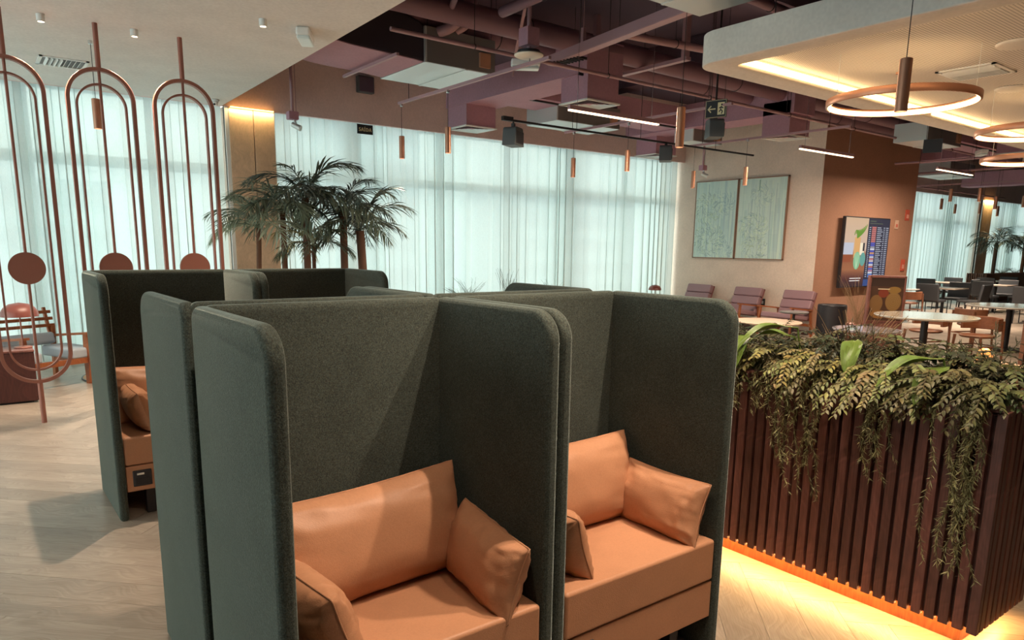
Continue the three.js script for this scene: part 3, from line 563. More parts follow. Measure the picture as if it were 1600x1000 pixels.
grille('ceiling_vent', 0.84, 1.28, -9.42, -8.98, HC, 'white square air vent in the left ceiling, above the middle arch');
function downlight(x, z, label, cd) {
  const d = thing('ceiling_downlight', label, 'downlight', [x, HC, z], 0, 'small downlights in the white ceiling');
  obj('trim_ring', [lathe([[0.028, 0], [0.032, -0.003], [0.032, -0.055], [0.026, -0.06], [0.025, -0.02], [0, -0.02]])], M.plasticW, d);
  obj('bulb', [cy(0, -0.052, -0.044, 0, 0.0235)], M.bulb, d);
  spot([x, HC - 0.07, z], [x, 0, z], WARM, cd, 40, 0.6, 1);
}
downlight(0.73, -7.41, 'leftmost small downlight in the white ceiling', 14);
downlight(1.42, -7.39, 'small downlight in the white ceiling between the two arch poles', 14);
downlight(2.2, -6.35, 'small downlight in the white ceiling beside the emergency lamp', 14);
function emergency(pos, turn, label) {
  const e = thing('ceiling_emergency_light', label, 'emergency light', pos, turn, 'emergency lights');
  obj('body', [rb(-0.15, 0.15, -0.07, 0, -0.06, 0.06, 0.02, 3)], M.plasticW, e);
  obj('diffuser', [rb(-0.14, 0.14, -0.10, -0.068, -0.055, 0.055, 0.014, 3)], mat([0.75, 0.85, 0.85], 0.3), e);
}
emergency([2.6, HC, -6.45], 1.05, 'white emergency lamp on the edge of the white ceiling');
{
  const s = thing('ceiling_camera', 'small white camera under the white ceiling beside the right arch', 'camera', [2.86, HC, -10.2]);
  obj('base', [lathe([[0, 0], [0.05, 0], [0.05, -0.02], [0.035, -0.03], [0, -0.03]])], M.plasticW, s);
  obj('eye', [new THREE.SphereGeometry(0.035, 16, 12).translate(0, -0.045, 0)], M.plasticW, s);
  obj('lens', [new THREE.SphereGeometry(0.014, 12, 8).translate(-0.02, -0.062, 0.02)], M.black, s);
}
// ================================================================ services under the dark ceiling
// beams of the slab
[[-5.1, 0.35], [-8.3, 0.35]].forEach(([z, w], i) => struct('trim_' + (i + 1), [bx(3.2, X1, TOP - 0.38, TOP, z - w / 2, z + w / 2)], M.plumDark));
[3.6, 8.9, 14.4, 20].forEach((x, i) => struct('trim_' + (i + 3), [bx(x - 0.15, x + 0.15, TOP - 0.5, TOP, ZB, Z1)], M.plumDark));
const hang = (x, y, z, r = 0.004) => cy(x, y, TOP, z, r, r, 5);
// fan coil units
function fanCoil(x0, x1, z0, z1, y, label, h = 0.36) {
  const f = thing('ceiling_fan_coil', label, 'air handler', [0, 0, 0], 0, 'fan coil units');
  obj('casing', [bx(x0, x1, y + 0.006, y + h, z0, z1)], M.galvDark, f);
  obj('bottom_panel', [bx(x0, x0 + (x1 - x0) * 0.55, y, y + 0.008, z0, z1)], M.galv, f);
  obj('bottom_panel', [bx(x0 + (x1 - x0) * 0.55 + 0.03, x1, y - 0.004, y + 0.006, z0, z1)], M.galv, f);
  pcs('flange', [bx(x0 - 0.02, x0, y, y + h, z0, z1), bx(x0 + (x1 - x0) * 0.55, x0 + (x1 - x0) * 0.55 + 0.03, y - 0.008, y + 0.004, z0, z1)], M.galv, f);
  obj('control_box', [bx(x1 - 0.22, x1 - 0.08, y + 0.05, y + 0.2, z1, z1 + 0.03)], mat([0.45, 0.23, 0.14], 0.7), f);
  pcs('hanger_rod', [hang(x0 + 0.03, y + h, z0 + 0.04), hang(x1 - 0.03, y + h, z0 + 0.04), hang(x0 + 0.03, y + h, z1 - 0.04), hang(x1 - 0.03, y + h, z1 - 0.04)], M.metalDark, f);
  return f;
}
fanCoil(4.17, 5.06, -8.07, -7.03, 3.5, 'grey fan coil unit beside the black wrapped duct, pale underside');
fanCoil(4.05, 5.12, -4.2, -3.15, 3.5, 'grey fan coil unit cut by the top edge of the picture');
fanCoil(7.22, 8.5, -9.15, -8.43, 3.42, 'grey fan coil unit above the middle of the window wall', 0.3);
fanCoil(10.3, 11.08, -8.83, -8.42, 3.42, 'grey fan coil unit in front of the beige wall', 0.25);
fanCoil(13.0, 14.3, -6.3, -5.75, 3.42, 'grey fan coil unit in front of the orange wall', 0.3);
fanCoil(19.0, 20.4, -8.6, -7.8, 3.42, 'grey fan coil unit over the far dining tables', 0.3);
{
  const d = thing('ceiling_wrapped_duct', 'black wrapped duct with a pink-brown underside next to the white ceiling', 'duct', [0, 0, 0]);
  const pos = []; const sh = new THREE.Shape(); sh.moveTo(2.95, 3.62); sh.bezierCurveTo(3.3, 3.53, 3.7, 3.57, 4.14, 3.53); sh.lineTo(4.14, 3.86); sh.bezierCurveTo(3.9, 3.98, 3.5, 4.0, 2.95, 4.06); sh.lineTo(2.95, 3.62);
  obj('wrap', [uvm(new THREE.ExtrudeGeometry(sh, { depth: 0.92, bevelEnabled: true, bevelSize: 0.02, bevelThickness: 0.02, bevelSegments: 2, curveSegments: 12 }).translate(0, 0, -8.0))], M.blackInsul, d);
  const bt = new THREE.Shape(); bt.moveTo(2.95, 3.592); bt.bezierCurveTo(3.3, 3.502, 3.7, 3.542, 4.14, 3.502); bt.lineTo(4.14, 3.512); bt.bezierCurveTo(3.7, 3.552, 3.3, 3.512, 2.95, 3.602);
  obj('underside', [uvm(new THREE.ExtrudeGeometry(bt, { depth: 0.95, bevelEnabled: false, curveSegments: 12 }).translate(0, 0, -8.01))], M.plum, d);
  obj('support_bar', [bar([3.75, 3.49, -8.2], [3.75, 3.49, -6.9], 0.03, 0.03)], M.plumPipe, d);
}
// rectangular ducts and the boxes with square diffusers
function diffuserBox(x0, x1, z0, z1, y, h, label) {
  const d = thing('ceiling_diffuser_box', label, 'air diffuser', [(x0 + x1) / 2, y, (z0 + z1) / 2], 0, 'plum duct boxes with square diffusers'); const w = (x1 - x0) / 2, q = (z1 - z0) / 2;
  obj('box', [bx(-w, w, 0.01, h, -q, q)], M.plum, d);
  pcs('diffuser_frame', [bx(-w - 0.02, w + 0.02, -0.006, 0.012, -q - 0.02, -q + 0.02), bx(-w - 0.02, w + 0.02, -0.006, 0.012, q - 0.02, q + 0.02), bx(-w - 0.02, -w + 0.02, -0.006, 0.012, -q, q), bx(w - 0.02, w + 0.02, -0.006, 0.012, -q, q)], M.plasticW, d);
  for (let k = 0; k < 4; k++) { const s = w * (0.92 - 0.22 * k); obj('cone', [new THREE.CylinderGeometry((s - 0.05) * 1.414, s * 1.414, 0.03, 4, 1, true).rotateY(Math.PI / 4).translate(0, 0.004 + 0.004 * k, 0)], M.galv, d); }
}
diffuserBox(6.05, 6.57, -9.6, -9.1, 3.3, 0.42, 'plum duct box with square diffuser hanging in front of the bulkhead, left of the loudspeaker');
diffuserBox(6.07, 6.58, -7.04, -6.57, 3.3, 0.56, 'large plum duct box with square diffuser above the long light bar');
diffuserBox(10.15, 10.69, -6.97, -6.5, 3.3, 0.5, 'plum duct box with square diffuser in front of the beige wall');
diffuserBox(10.45, 11.0, -9.9, -9.4, 3.3, 0.45, 'plum duct box with square diffuser at the corner over the curtain');
diffuserBox(17.6, 18.2, -9.2, -8.6, 3.3, 0.5, 'plum duct box with square diffuser in the far dining area');
diffuserBox(15.2, 15.8, -5.5, -4.9, 3.35, 0.5, 'plum duct box with square diffuser right of the orange wall');
function duct(name, boxes, label) { const d = thing(name, label, 'duct', [0, 0, 0], 0, 'plum rectangular ducts'); for (const b of boxes) obj('section', [bx(...b)], M.plum, d); for (const b of boxes) pcs('hanger', [bx(b[0] - 0.03, b[1] + 0.03, b[2] - 0.025, b[2], b[5] - 0.12, b[5] - 0.095), hang(b[0] - 0.02, b[2], b[5] - 0.107), hang(b[1] + 0.02, b[2], b[5] - 0.107)], M.metalDark, d); }
duct('ceiling_duct', [[6.03, 6.62, 3.6, 3.98, -9.62, -6.55], [6.62, 7.3, 3.62, 3.95, -8.95, -8.2]], 'plum duct joining the two diffuser boxes left of the middle');
duct('ceiling_duct', [[10.15, 10.72, 3.62, 4.0, -9.9, -6.45], [8.5, 10.15, 3.64, 3.95, -9.2, -8.5]], 'plum duct running to the diffuser box by the beige wall');
duct('ceiling_duct', [[14.3, 18.3, 3.6, 3.95, -6.6, -6.0], [17.6, 18.2, 3.62, 3.95, -9.2, -6.6]], 'plum duct in the far ceiling right of the orange wall');
duct('ceiling_duct', [[4.3, 5.05, 3.95, 4.2, -3.1, -0.2]], 'plum duct above the top edge of the picture');
duct('ceiling_duct', [[19, 30, 3.55, 3.9, -5.9, -5.2], [24, 24.6, 3.5, 3.9, -9.5, -5.9]], 'long plum duct over the far dining tables');
// round pipes
function pipe(name, a, b, r, label, material = M.plumPipe, clamps = 0) {
  const p = thing(name, label, 'pipe', [0, 0, 0], 0, 'pipes under the slab'); obj('pipe_run', [rod(a, b, r, r, 14)], material, p);
  for (let i = 0; i < clamps; i++) { const t = (i + 0.5) / clamps, q = a.map((v, k) => v + (b[k] - v) * t); pcs('clamp', [hang(q[0], q[1] + r, q[2]), new THREE.TorusGeometry(r + 0.004, 0.005, 5, 14).rotateY(Math.abs(b[0] - a[0]) > 1 ? Math.PI / 2 : 0).translate(...q)], M.metalDark, p); }
}
pipe('ceiling_pipe', [3.3, 3.92, -6.62], [30, 3.92, -6.95], 0.12, 'thick plum pipe running to the right, the front one of the pair', M.plumBig, 7);
pipe('ceiling_pipe', [3.3, 3.95, -7.2], [30, 3.95, -7.5], 0.12, 'thick plum pipe running to the right, the rear one of the pair', M.plumBig, 7);
pipe('ceiling_pipe', [3.3, 3.5, -6.2], [18, 3.5, -6.3], 0.02, 'thin sprinkler pipe running to the right over the exit sign', M.plumPipe, 8);
pipe('ceiling_pipe', [3.1, 3.85, -4.4], [4.9, 3.98, -8.0], 0.03, 'slanting pipe near the edge of the white ceiling', M.plumBig, 2);
pipe('ceiling_pipe', [4.4, 3.8, -6.0], [4.3, 3.8, -3.4], 0.05, 'thick pipe above the round ceiling disc', M.plumBig, 2);
pipe('ceiling_pipe', [5.9, 3.85, -5.9], [10.5, 3.85, -5.2], 0.04, 'thin pipe above the exit sign, crossing to the right', M.plumPipe, 3);
pipe('ceiling_pipe', [5.7, 4.0, -4.6], [12, 4.0, -4.9], 0.05, 'plum pipe just above the floating white ceiling', M.plumBig, 3);
for (const [a, b, l] of [[[16.6, 3.25, -9.0], [26, 3.25, -9.0], 'thin dark pipe near the far curtain'], [[15, 3.3, -7.2], [15.2, 3.3, -4.4], 'thin pipe crossing over the far light bar'], [[17.2, 3.3, -9], [17.2, 3.3, -4.4], 'thin pipe right of the orange wall'], [[13.9, 3.35, -4.9], [30, 3.35, -4.9], 'thin pipe leading to the far right corner']]) pipe('ceiling_pipe', a, b, 0.02, l, M.plumPipe, 3);
{
  const t = thing('ceiling_strut_channel', 'plum strut channel pointing to the fan coil unit at the top edge', 'cable channel', [0, 0, 0]);
  pcs('channel', [bar([5.52, 3.6, -6.6], [5.2, 3.6, -4.15], 0.1, 0.02), bar([5.47, 3.64, -6.6], [5.15, 3.64, -4.15], 0.012, 0.09), bar([5.57, 3.64, -6.6], [5.25, 3.64, -4.15], 0.012, 0.09)], M.plumPipe, t);
  pcs('hanger', [bx(5.44, 5.48, 3.6, 3.85, -6.02, -5.98), hang(5.46, 3.8, -6.0), hang(5.3, 3.7, -4.7)], M.plumPipe, t);
  obj('cable_ties', Array.from({ length: 9 }, (_, i) => bx(5.5 + 0.004 * i - 0.07, 5.5 + 0.004 * i + 0.07, 3.575, 3.60, -6.5 + 0.05 * i, -6.485 + 0.05 * i)), M.black, t);
  const u = thing('ceiling_strut_channel', 'plum strut bracket carrying the thick pipes', 'cable channel', [0, 0, 0]);
  pcs('channel', [bx(7.0, 7.08, 3.76, 3.8, -7.5, -5.9)], M.plumPipe, u); pcs('hanger', [bx(7.0, 7.08, 3.8, TOP, -5.98, -5.92), bx(7.0, 7.08, 3.8, TOP, -7.5, -7.44)], M.plumPipe, u);
  const w = thing('ceiling_strut_channel', 'perforated strut slanting down beside the fan coil unit', 'cable channel', [0, 0, 0]);
  pcs('channel', [bar([4.5, 4.3, -5.6], [5.25, 3.72, -6.9], 0.03, 0.03), bar([5.25, 3.72, -6.9], [5.25, 3.5, -6.95], 0.02, 0.02)], M.plumPipe, w);
  const v = thing('ceiling_flexible_hose', 'plum flexible hose dropping onto the fan coil unit', 'duct', [0, 0, 0]);
  pcs('hose', [tube([[4.55, 4.6, -6.75], [4.56, 4.2, -6.78], [4.5, 3.98, -6.85], [4.4, 3.86, -6.95], [4.33, 3.83, -7.05]], 0.055, 20, 12), tube([[4.63, 4.6, -6.8], [4.64, 4.15, -6.85], [4.62, 3.95, -6.95], [4.55, 3.88, -7.05]], 0.05, 20, 12)], M.plumPipe, v);
}
// rails with small tube pendants
function rail(x, z0, z1, y, label) { const r = thing('ceiling_rail', label, 'rail', [0, 0, 0], 0, 'thin rails the tube pendants hang from'); obj('rail_bar', [bx(x - 0.016, x + 0.016, y, y + 0.03, z0, z1)], M.plumPipe, r); pcs('hanger', [hang(x, y + 0.03, z0 + 0.25), hang(x, y + 0.03, z1 - 0.3)], M.metalDark, r); }
rail(4.55, -8.36, -5.45, 3.3, 'thin plum rail below the fan coil unit with the pale underside');
rail(7.25, -8.3, -5.4, 3.22, 'thin plum rail in the middle, left of the large tube pendant');
rail(9.7, -8.0, -5.3, 3.22, 'thin plum rail in front of the beige wall');
rail(19.5, -9.4, -5, 3.2, 'thin plum rail in the far dining area');
function tubePendant(x, y, z, yTop, label, L = 0.27, r = 0.034, lit = 10) {
  const p = thing('tube_pendant', label, 'pendant lamp', [x, y, z], 0, 'copper tube pendants');
  obj('shade', [lathe([[r, 0], [r, L - 0.004], [r - 0.005, L], [0, L], [0, L - 0.004], [r - 0.006, L - 0.006], [r - 0.006, 0], [r, 0]], 24)], M.copperTube, p);
  obj('bulb', [cy(0, 0.015, 0.02, 0, r - 0.007)], M.bulb, p);
  pcs('cord', [cy(0, L, yTop - y, 0, 0.003, 0.003, 5)], M.black, p);
  obj('canopy', [cy(0, yTop - y - 0.03, yTop - y, 0, 0.02)], M.chrome, p);
  if (lit) spot([x, y - 0.01, z], [x, 0, z], WARM, lit, 38, 0.7, 1);
}
tubePendant(4.55, 2.65, -8.30, 3.3, 'copper tube pendant hanging lowest, right of the exit sign on the bulkhead');
tubePendant(4.55, 2.62, -7.22, 3.3, 'copper tube pendant left of the plum box on the bulkhead', 0.285);
tubePendant(7.25, 2.59, -8.1, 3.22, 'copper tube pendant in the middle of the window wall, the left of two');
tubePendant(7.25, 2.60, -7.02, 3.22, 'copper tube pendant in the middle of the window wall, the right of two');
tubePendant(9.65, 2.56, -7.85, 3.22, 'copper tube pendant against the end of the curtain');
tubePendant(9.65, 2.55, -6.86, 3.22, 'copper tube pendant in front of the right painting');
tubePendant(5.04, 2.45, -4.27, TOP, 'large copper tube pendant hanging below the exit sign', 0.33, 0.036, 14);
tubePendant(4.75, 2.45, -2.28, TOP, 'large copper tube pendant crossing the big glowing ring', 0.31, 0.037, 14);
tubePendant(1.17, 2.63, -8.06, HC, 'copper tube pendant behind the middle arch', 0.27, 0.036);
[[20.13, 2.66, -8.37, 'first'], [17.45, 2.68, -7.09, 'second'], [23.2, 2.69, -9.26, 'third'], [17.12, 2.64, -6.39, 'fourth'], [22.3, 2.63, -8.28, 'fifth'], [18.2, 2.53, -6.46, 'sixth'], [22.7, 2.57, -7.98, 'seventh'], [20.8, 2.69, -6.78, 'last']].forEach(([x, y, z, k]) => tubePendant(x, y, z, TOP, 'copper tube pendant of the far dining area, ' + k + ' counted from the orange wall', 0.27, 0.036, 26));
// light bars
function lightBar(x0, x1, y, z, label) {
  const b = thing('light_bar', label, 'pendant lamp', [(x0 + x1) / 2, y, z], 0, 'long light bars'); const w = (x1 - x0) / 2;
  obj('housing', [bx(-w, w, 0.012, 0.055, -0.02, 0.02)], M.plumPipe, b);
  obj('diffuser_tube', [rb(-w, w, -0.004, 0.014, -0.019, 0.019, 0.006, 2)], M.ledSoft, b);
  pcs('cord', [cy(-w + 0.12, 0.05, TOP - y, 0, 0.003, 0.003, 5), cy(w - 0.12, 0.05, TOP - y, 0, 0.003, 0.003, 5)], M.chrome, b);
  area([(x0 + x1) / 2, y - 0.008, z], [(x0 + x1) / 2, 0, z], x1 - x0, 0.036, WARM, 520);
}
lightBar(5.25, 6.64, 3.0, -5.96, 'long warm light bar in the middle, below the large duct box');
lightBar(9.66, 11.12, 3.0, -5.99, 'warm light bar at the corner of the beige and orange walls');
lightBar(13.72, 15.2, 3.0, -5.85, 'warm light bar right of the orange wall');
// loudspeakers on a dark track
{
  const t = thing('ceiling_track', 'thin black track carrying the loudspeakers', 'track', [0, 0, 0]);
  pcs('track_bar', [bx(5.5, 10.6, 3.1, 3.125, -7.42, -7.395), bx(5.45, 5.6, 3.1, 3.15, -7.43, -7.38)], M.black, t); pcs('hanger', [hang(6.6, 3.12, -7.41), hang(7.9, 3.12, -7.41), hang(9.6, 3.12, -7.41)], M.metalDark, t);
}
function loudspeaker(x, y, z, turn, label, yTop) {
  const s = thing('hanging_loudspeaker', label, 'loudspeaker', [x, y, z], turn, 'black loudspeakers under the ceiling');
  const sh = new THREE.Shape(); sh.moveTo(-0.13, 0); sh.lineTo(0.13, 0); sh.lineTo(0.105, 0.17); sh.quadraticCurveTo(0.1, 0.2, 0.07, 0.2); sh.lineTo(-0.07, 0.2); sh.quadraticCurveTo(-0.1, 0.2, -0.105, 0.17); sh.lineTo(-0.13, 0);
  obj('cabinet', [uvm(new THREE.ExtrudeGeometry(sh, { depth: 0.16, bevelEnabled: true, bevelSize: 0.01, bevelThickness: 0.01, bevelSegments: 2 }).translate(0, 0, -0.08))], M.speaker, s);
  obj('grille', [rb(-0.11, 0.11, 0.015, 0.16, 0.088, 0.098, 0.008, 2)], M.black, s);
  pcs('bracket', [bx(-0.02, 0.02, 0.2, 0.26, -0.02, 0.02), cy(0, 0.25, yTop - y, 0, 0.012)], M.metalDark, s);
}
loudspeaker(5.62, 2.82, -7.41, 0.5, 'black loudspeaker at the left end of the track, against the bulkhead', 3.1);
loudspeaker(7.55, 2.94, -5.86, 0.9, 'black loudspeaker right below the hanging exit sign', TOP);
loudspeaker(8.45, 2.86, -7.41, 0.7, 'black loudspeaker above the right end of the long curtain', 3.1);
loudspeaker(17.1, 2.95, -8.4, 0.9, 'black loudspeaker over the far curtain beside the orange wall', TOP);
loudspeaker(23.5, 2.95, -7.3, 0.9, 'black loudspeaker at the far right under the ceiling', TOP);
// round disc, emergency lamps, cameras, signs
{
  const d = thing('ceiling_access_point', 'round pale disc hanging under the pipes in the middle', 'access point', [4.52, 3.36, -5.73]);
  obj('disc', [lathe([[0, 0], [0.12, 0.004], [0.14, 0.018], [0.14, 0.03], [0, 0.04]], 36)], mat([0.72, 0.68, 0.58], 0.5), d);
  pcs('bracket', [cy(0, 0.035, 0.06, 0, 0.11)], M.metalDark, d); obj('box', [bx(-0.07, 0.07, 0.1, 0.26, -0.07, 0.07)], M.plum, d); pcs('rod', [cy(0, 0.06, TOP - 3.36, 0, 0.02)], M.plumPipe, d);
}
emergency([4.85, 3.48, -6.2], -0.6, 'white emergency lamp just below the round pale disc');
emergency([14.3, 3.34, -5.4], 0.7, 'white emergency lamp in the far ceiling left of the second glowing ring');
function camera2(x, z, yTop, yBox, label) {
  const c = thing('ceiling_camera_drop', label, 'camera', [x, 0, z], 0, 'cameras on drop pipes');
  pcs('drop_pipe', [cy(0, yBox, yTop, 0, 0.018), cy(0.045, yBox, yTop, 0, 0.004, 0.004, 5), bx(-0.05, 0.25, yTop - 0.02, yTop + 0.02, -0.02, 0.02)], M.plumPipe, c);
  obj('junction_box', [rb(-0.06, 0.06, yBox - 0.09, yBox, -0.05, 0.05, 0.006, 1)], M.plum, c);
  pcs('camera_body', [rod([0.02, yBox - 0.09, 0], [0.03, yBox - 0.14, 0.01], 0.014), rod([0.0, yBox - 0.14, -0.02], [0.07, yBox - 0.19, 0.06], 0.03, 0.034, 16)], M.galv, c);
}
camera2(3.32, -8.72, 3.95, 3.12, 'camera on a drop pipe beside the edge of the white ceiling');
camera2(10.95, -8.7, 3.8, 3.08, 'camera on a drop pipe left of the two paintings');
camera2(24.5, -7.6, 3.8, 3.0, 'camera on a drop pipe at the far right');
function signTex(draw, w = 256, h = 256) { const c = document.createElement('canvas'); c.width = w; c.height = h; const g = c.getContext('2d'); draw(g, w, h); const t = new THREE.CanvasTexture(c); t.colorSpace = THREE.SRGBColorSpace; return t; }
{
  const s = thing('exit_sign', 'dark sign reading SAÍDA on the bulkhead edge above the curtain', 'sign', [5.17, 3.32, ZB + 0.012]);
  obj('plate', [bx(-0.13, 0.13, -0.07, 0.07, -0.01, 0)], M.black, s);
  const t = signTex((g, w, h) => { g.fillStyle = '#1d2228'; g.fillRect(0, 0, w, h); g.fillStyle = '#d9d2a8'; g.font = 'bold 74px sans-serif'; g.textAlign = 'center'; g.textBaseline = 'middle'; g.fillText('SAÍDA', w / 2, h / 2 + 4); }, 256, 138);
  const p = new THREE.PlaneGeometry(0.258, 0.138).translate(0, 0, 0.002); obj('print', p, mat([1, 1, 1], 0.6, 0, { map: t }), s);
  const e = thing('exit_sign', 'hanging sign with an arrow and a running figure under the sprinkler pipe', 'sign', [7.22, 3.2, -5.60], -Math.PI / 2 + 0.25);
  obj('plate', [bx(-0.13, 0.13, -0.1, 0.1, -0.006, 0.004)], M.black, e);
  const t2 = signTex((g, w, h) => { g.fillStyle = '#20242a'; g.fillRect(0, 0, w, h); g.strokeStyle = '#b8b08c'; g.lineWidth = 6; g.strokeRect(5, 5, w - 10, h - 10); g.fillStyle = '#d9d2a8'; g.fillRect(150, 30, 84, 140); g.lineWidth = 14; g.strokeStyle = '#d9d2a8'; g.beginPath(); g.moveTo(125, 100); g.lineTo(35, 100); g.moveTo(70, 62); g.lineTo(35, 100); g.lineTo(70, 138); g.stroke(); g.fillStyle = '#20242a'; g.beginPath(); g.arc(200, 58, 11, 0, 7); g.fill(); g.strokeStyle = '#20242a'; g.lineWidth = 12; g.beginPath(); g.moveTo(196, 74); g.lineTo(188, 112); g.lineTo(210, 134); g.lineTo(200, 162); g.moveTo(188, 112); g.lineTo(170, 138); g.moveTo(194, 82); g.lineTo(168, 96); g.moveTo(194, 82); g.lineTo(220, 100); g.stroke(); }, 256, 200);
  obj('print', new THREE.PlaneGeometry(0.256, 0.196).translate(0, 0, 0.006), mat([1, 1, 1], 0.6, 0, { map: t2 }), e);
  pcs('hanger', [cy(-0.1, 0.1, TOP - 3.2, 0, 0.003, 0.003, 5), cy(0.1, 0.1, TOP - 3.2, 0, 0.003, 0.003, 5)], M.metalDark, e);
  const f = copy(e, 'back of a hanging dark sign in front of the orange wall', [12.14, 3.2, -5.28], Math.PI / 2 + 0.25);
  const b = thing('wall_loudspeaker', 'dark square box on the bulkhead above the exit sign', 'loudspeaker', [5.17, 3.96, ZB + 0.05]);
  obj('box', [rb(-0.13, 0.13, -0.12, 0.12, -0.05, 0.05, 0.012, 2)], M.speaker, b); obj('grille', [rb(-0.115, 0.115, -0.105, 0.105, 0.045, 0.056, 0.01, 2)], M.plumDark, b);
}
// ---- the floating white ceiling with its light cove and glowing rings
const IX = 4.92, IZ = -4.1, IY = 3.05, IE = 15.5, IS = 3.6;
{
  const f = new THREE.Group(); f.name = 'ceiling_island'; f.userData.kind = 'structure'; scene.add(f);
  const rr2 = (p, x0, x1, y0, y1, r) => { p.moveTo(x0 + r, y0); p.lineTo(x1 - r, y0); p.absarc(x1 - r, y0 + r, r, -Math.PI / 2, 0, false); p.lineTo(x1, y1 - r); p.absarc(x1 - r, y1 - r, r, 0, Math.PI / 2, false); p.lineTo(x0 + r, y1); p.absarc(x0 + r, y1 - r, r, Math.PI / 2, Math.PI, false); p.lineTo(x0, y0 + r); p.absarc(x0 + r, y0 + r, r, Math.PI, Math.PI * 1.5, false); };
  const o = new THREE.Shape(); rr2(o, IX + 0.012, IE, -IS, -IZ - 0.012, 0.22); const h = new THREE.Path(); rr2(h, IX + 0.22, IE - 0.22, -IS + 0.22, -IZ - 0.25, 0.08); o.holes.push(h);
  obj('rim', [uvm(toCreasedNormals(new THREE.ExtrudeGeometry(o, { depth: 0.22, bevelEnabled: true, bevelSize: 0.012, bevelThickness: 0.012, bevelSegments: 3, curveSegments: 16 }).rotateX(-Math.PI / 2).translate(0, IY + 0.012, 0), 0.5))], M.island, f);
  obj('perforated_panel', [bx(IX + 0.1, IE - 0.1, IY + 0.1, IY + 0.13, IZ + 0.1, IS - 0.1)], M.perf, f);
  obj('top_board', [bx(IX + 0.1, IE - 0.1, IY + 0.2, IY + 0.22, IZ + 0.1, IS - 0.1)], M.island, f);
  pcs('hanger', [hang(5.3, 3.2, -3.6), hang(5.3, 3.2, -1.4), hang(8, 3.2, -3.6), hang(11, 3.2, -3.6)], M.metalDark, f);
  const x0 = IX + 0.28, x1 = IE - 0.3;
  obj('light_strip', [bx(x0, 8.55, IY + 0.03, IY + 0.075, IZ + 0.265, IZ + 0.275)], M.ledWarm, f);
  obj('light_strip', [bx(8.7, x1, IY + 0.03, IY + 0.075, IZ + 0.265, IZ + 0.275)], M.ledWarm, f);
  obj('light_strip', [bx(IX + 0.235, IX + 0.245, IY + 0.03, IY + 0.075, IZ + 0.35, IS - 0.4)], M.ledWarm, f);
  area([(x0 + x1) / 2, IY + 0.05, IZ + 0.28], [(x0 + x1) / 2, IY + 0.09, IZ + 1], x1 - x0, 0.045, C(1, 0.66, 0.34), 3);
  area([IX + 0.25, IY + 0.05, (IZ + IS) / 2], [IX + 1, IY + 0.09, (IZ + IS) / 2], IS - IZ - 0.8, 0.045, C(1, 0.66, 0.34), 3);
}
function ringLamp(x, y, z, R, label) {
  const r = thing('ring_pendant', label, 'pendant lamp', [x, y, z], 0, 'glowing ring pendants');
  obj('band', [lathe([[R, 0], [R + 0.012, 0.005], [R + 0.012, 0.055], [R, 0.06], [R - 0.012, 0.06], [R - 0.012, 0.045], [R - 0.004, 0.045], [R - 0.004, 0.0], [R, 0]], 72)], M.copperTube, r);
  obj('glow_band', [lathe([[R - 0.006, 0.004], [R - 0.02, 0.008], [R - 0.02, 0.04], [R - 0.006, 0.044]], 72)], M.ledWarm, r);
  for (let k = 0; k < 3; k++) { const a = -2.6 + k * 2.094; pcs('cord', [cy(Math.cos(a) * R, 0.06, IY + 0.1 - y, Math.sin(a) * R, 0.0022, 0.0022, 5)], M.plasticW, r); }
  obj('canopy', [cy(Math.cos(-2.6 + 2.094) * R, IY + 0.085 - y, IY + 0.1 - y, Math.sin(-2.6 + 2.094) * R, 0.035)], M.copperTube, r);
  spot([x, y + 0.02, z], [x, 0, z], C(1, 0.72, 0.44), 14, 62, 0.8, 12);
}
ringLamp(6.3, 2.78, -3.03, 0.56, 'large glowing copper ring crossed by the tube pendant');
ringLamp(8.65, 2.75, -2.75, 0.56, 'glowing copper ring at the right edge, the upper of two');
ringLamp(10.85, 2.72, -3.5, 0.56, 'glowing copper ring at the right edge, the lower of two');
grille('ceiling_vent', 7.0, 7.48, -3.1, -2.63, IY + 0.1, 'square air vent in the floating ceiling right of the large ring', 10);
for (const [x, z, l] of [[6.5, -2.3, 'near the top right corner'], [8.2, -2.9, 'above the small rings']]) { const d = thing('ceiling_speaker_disc', 'round pale disc on the floating ceiling, ' + l, 'speaker', [x, IY + 0.1, z]); obj('disc', [lathe([[0, -0.03], [0.13, -0.025], [0.15, -0.01], [0.15, 0], [0, 0]], 36)], M.island, d); }
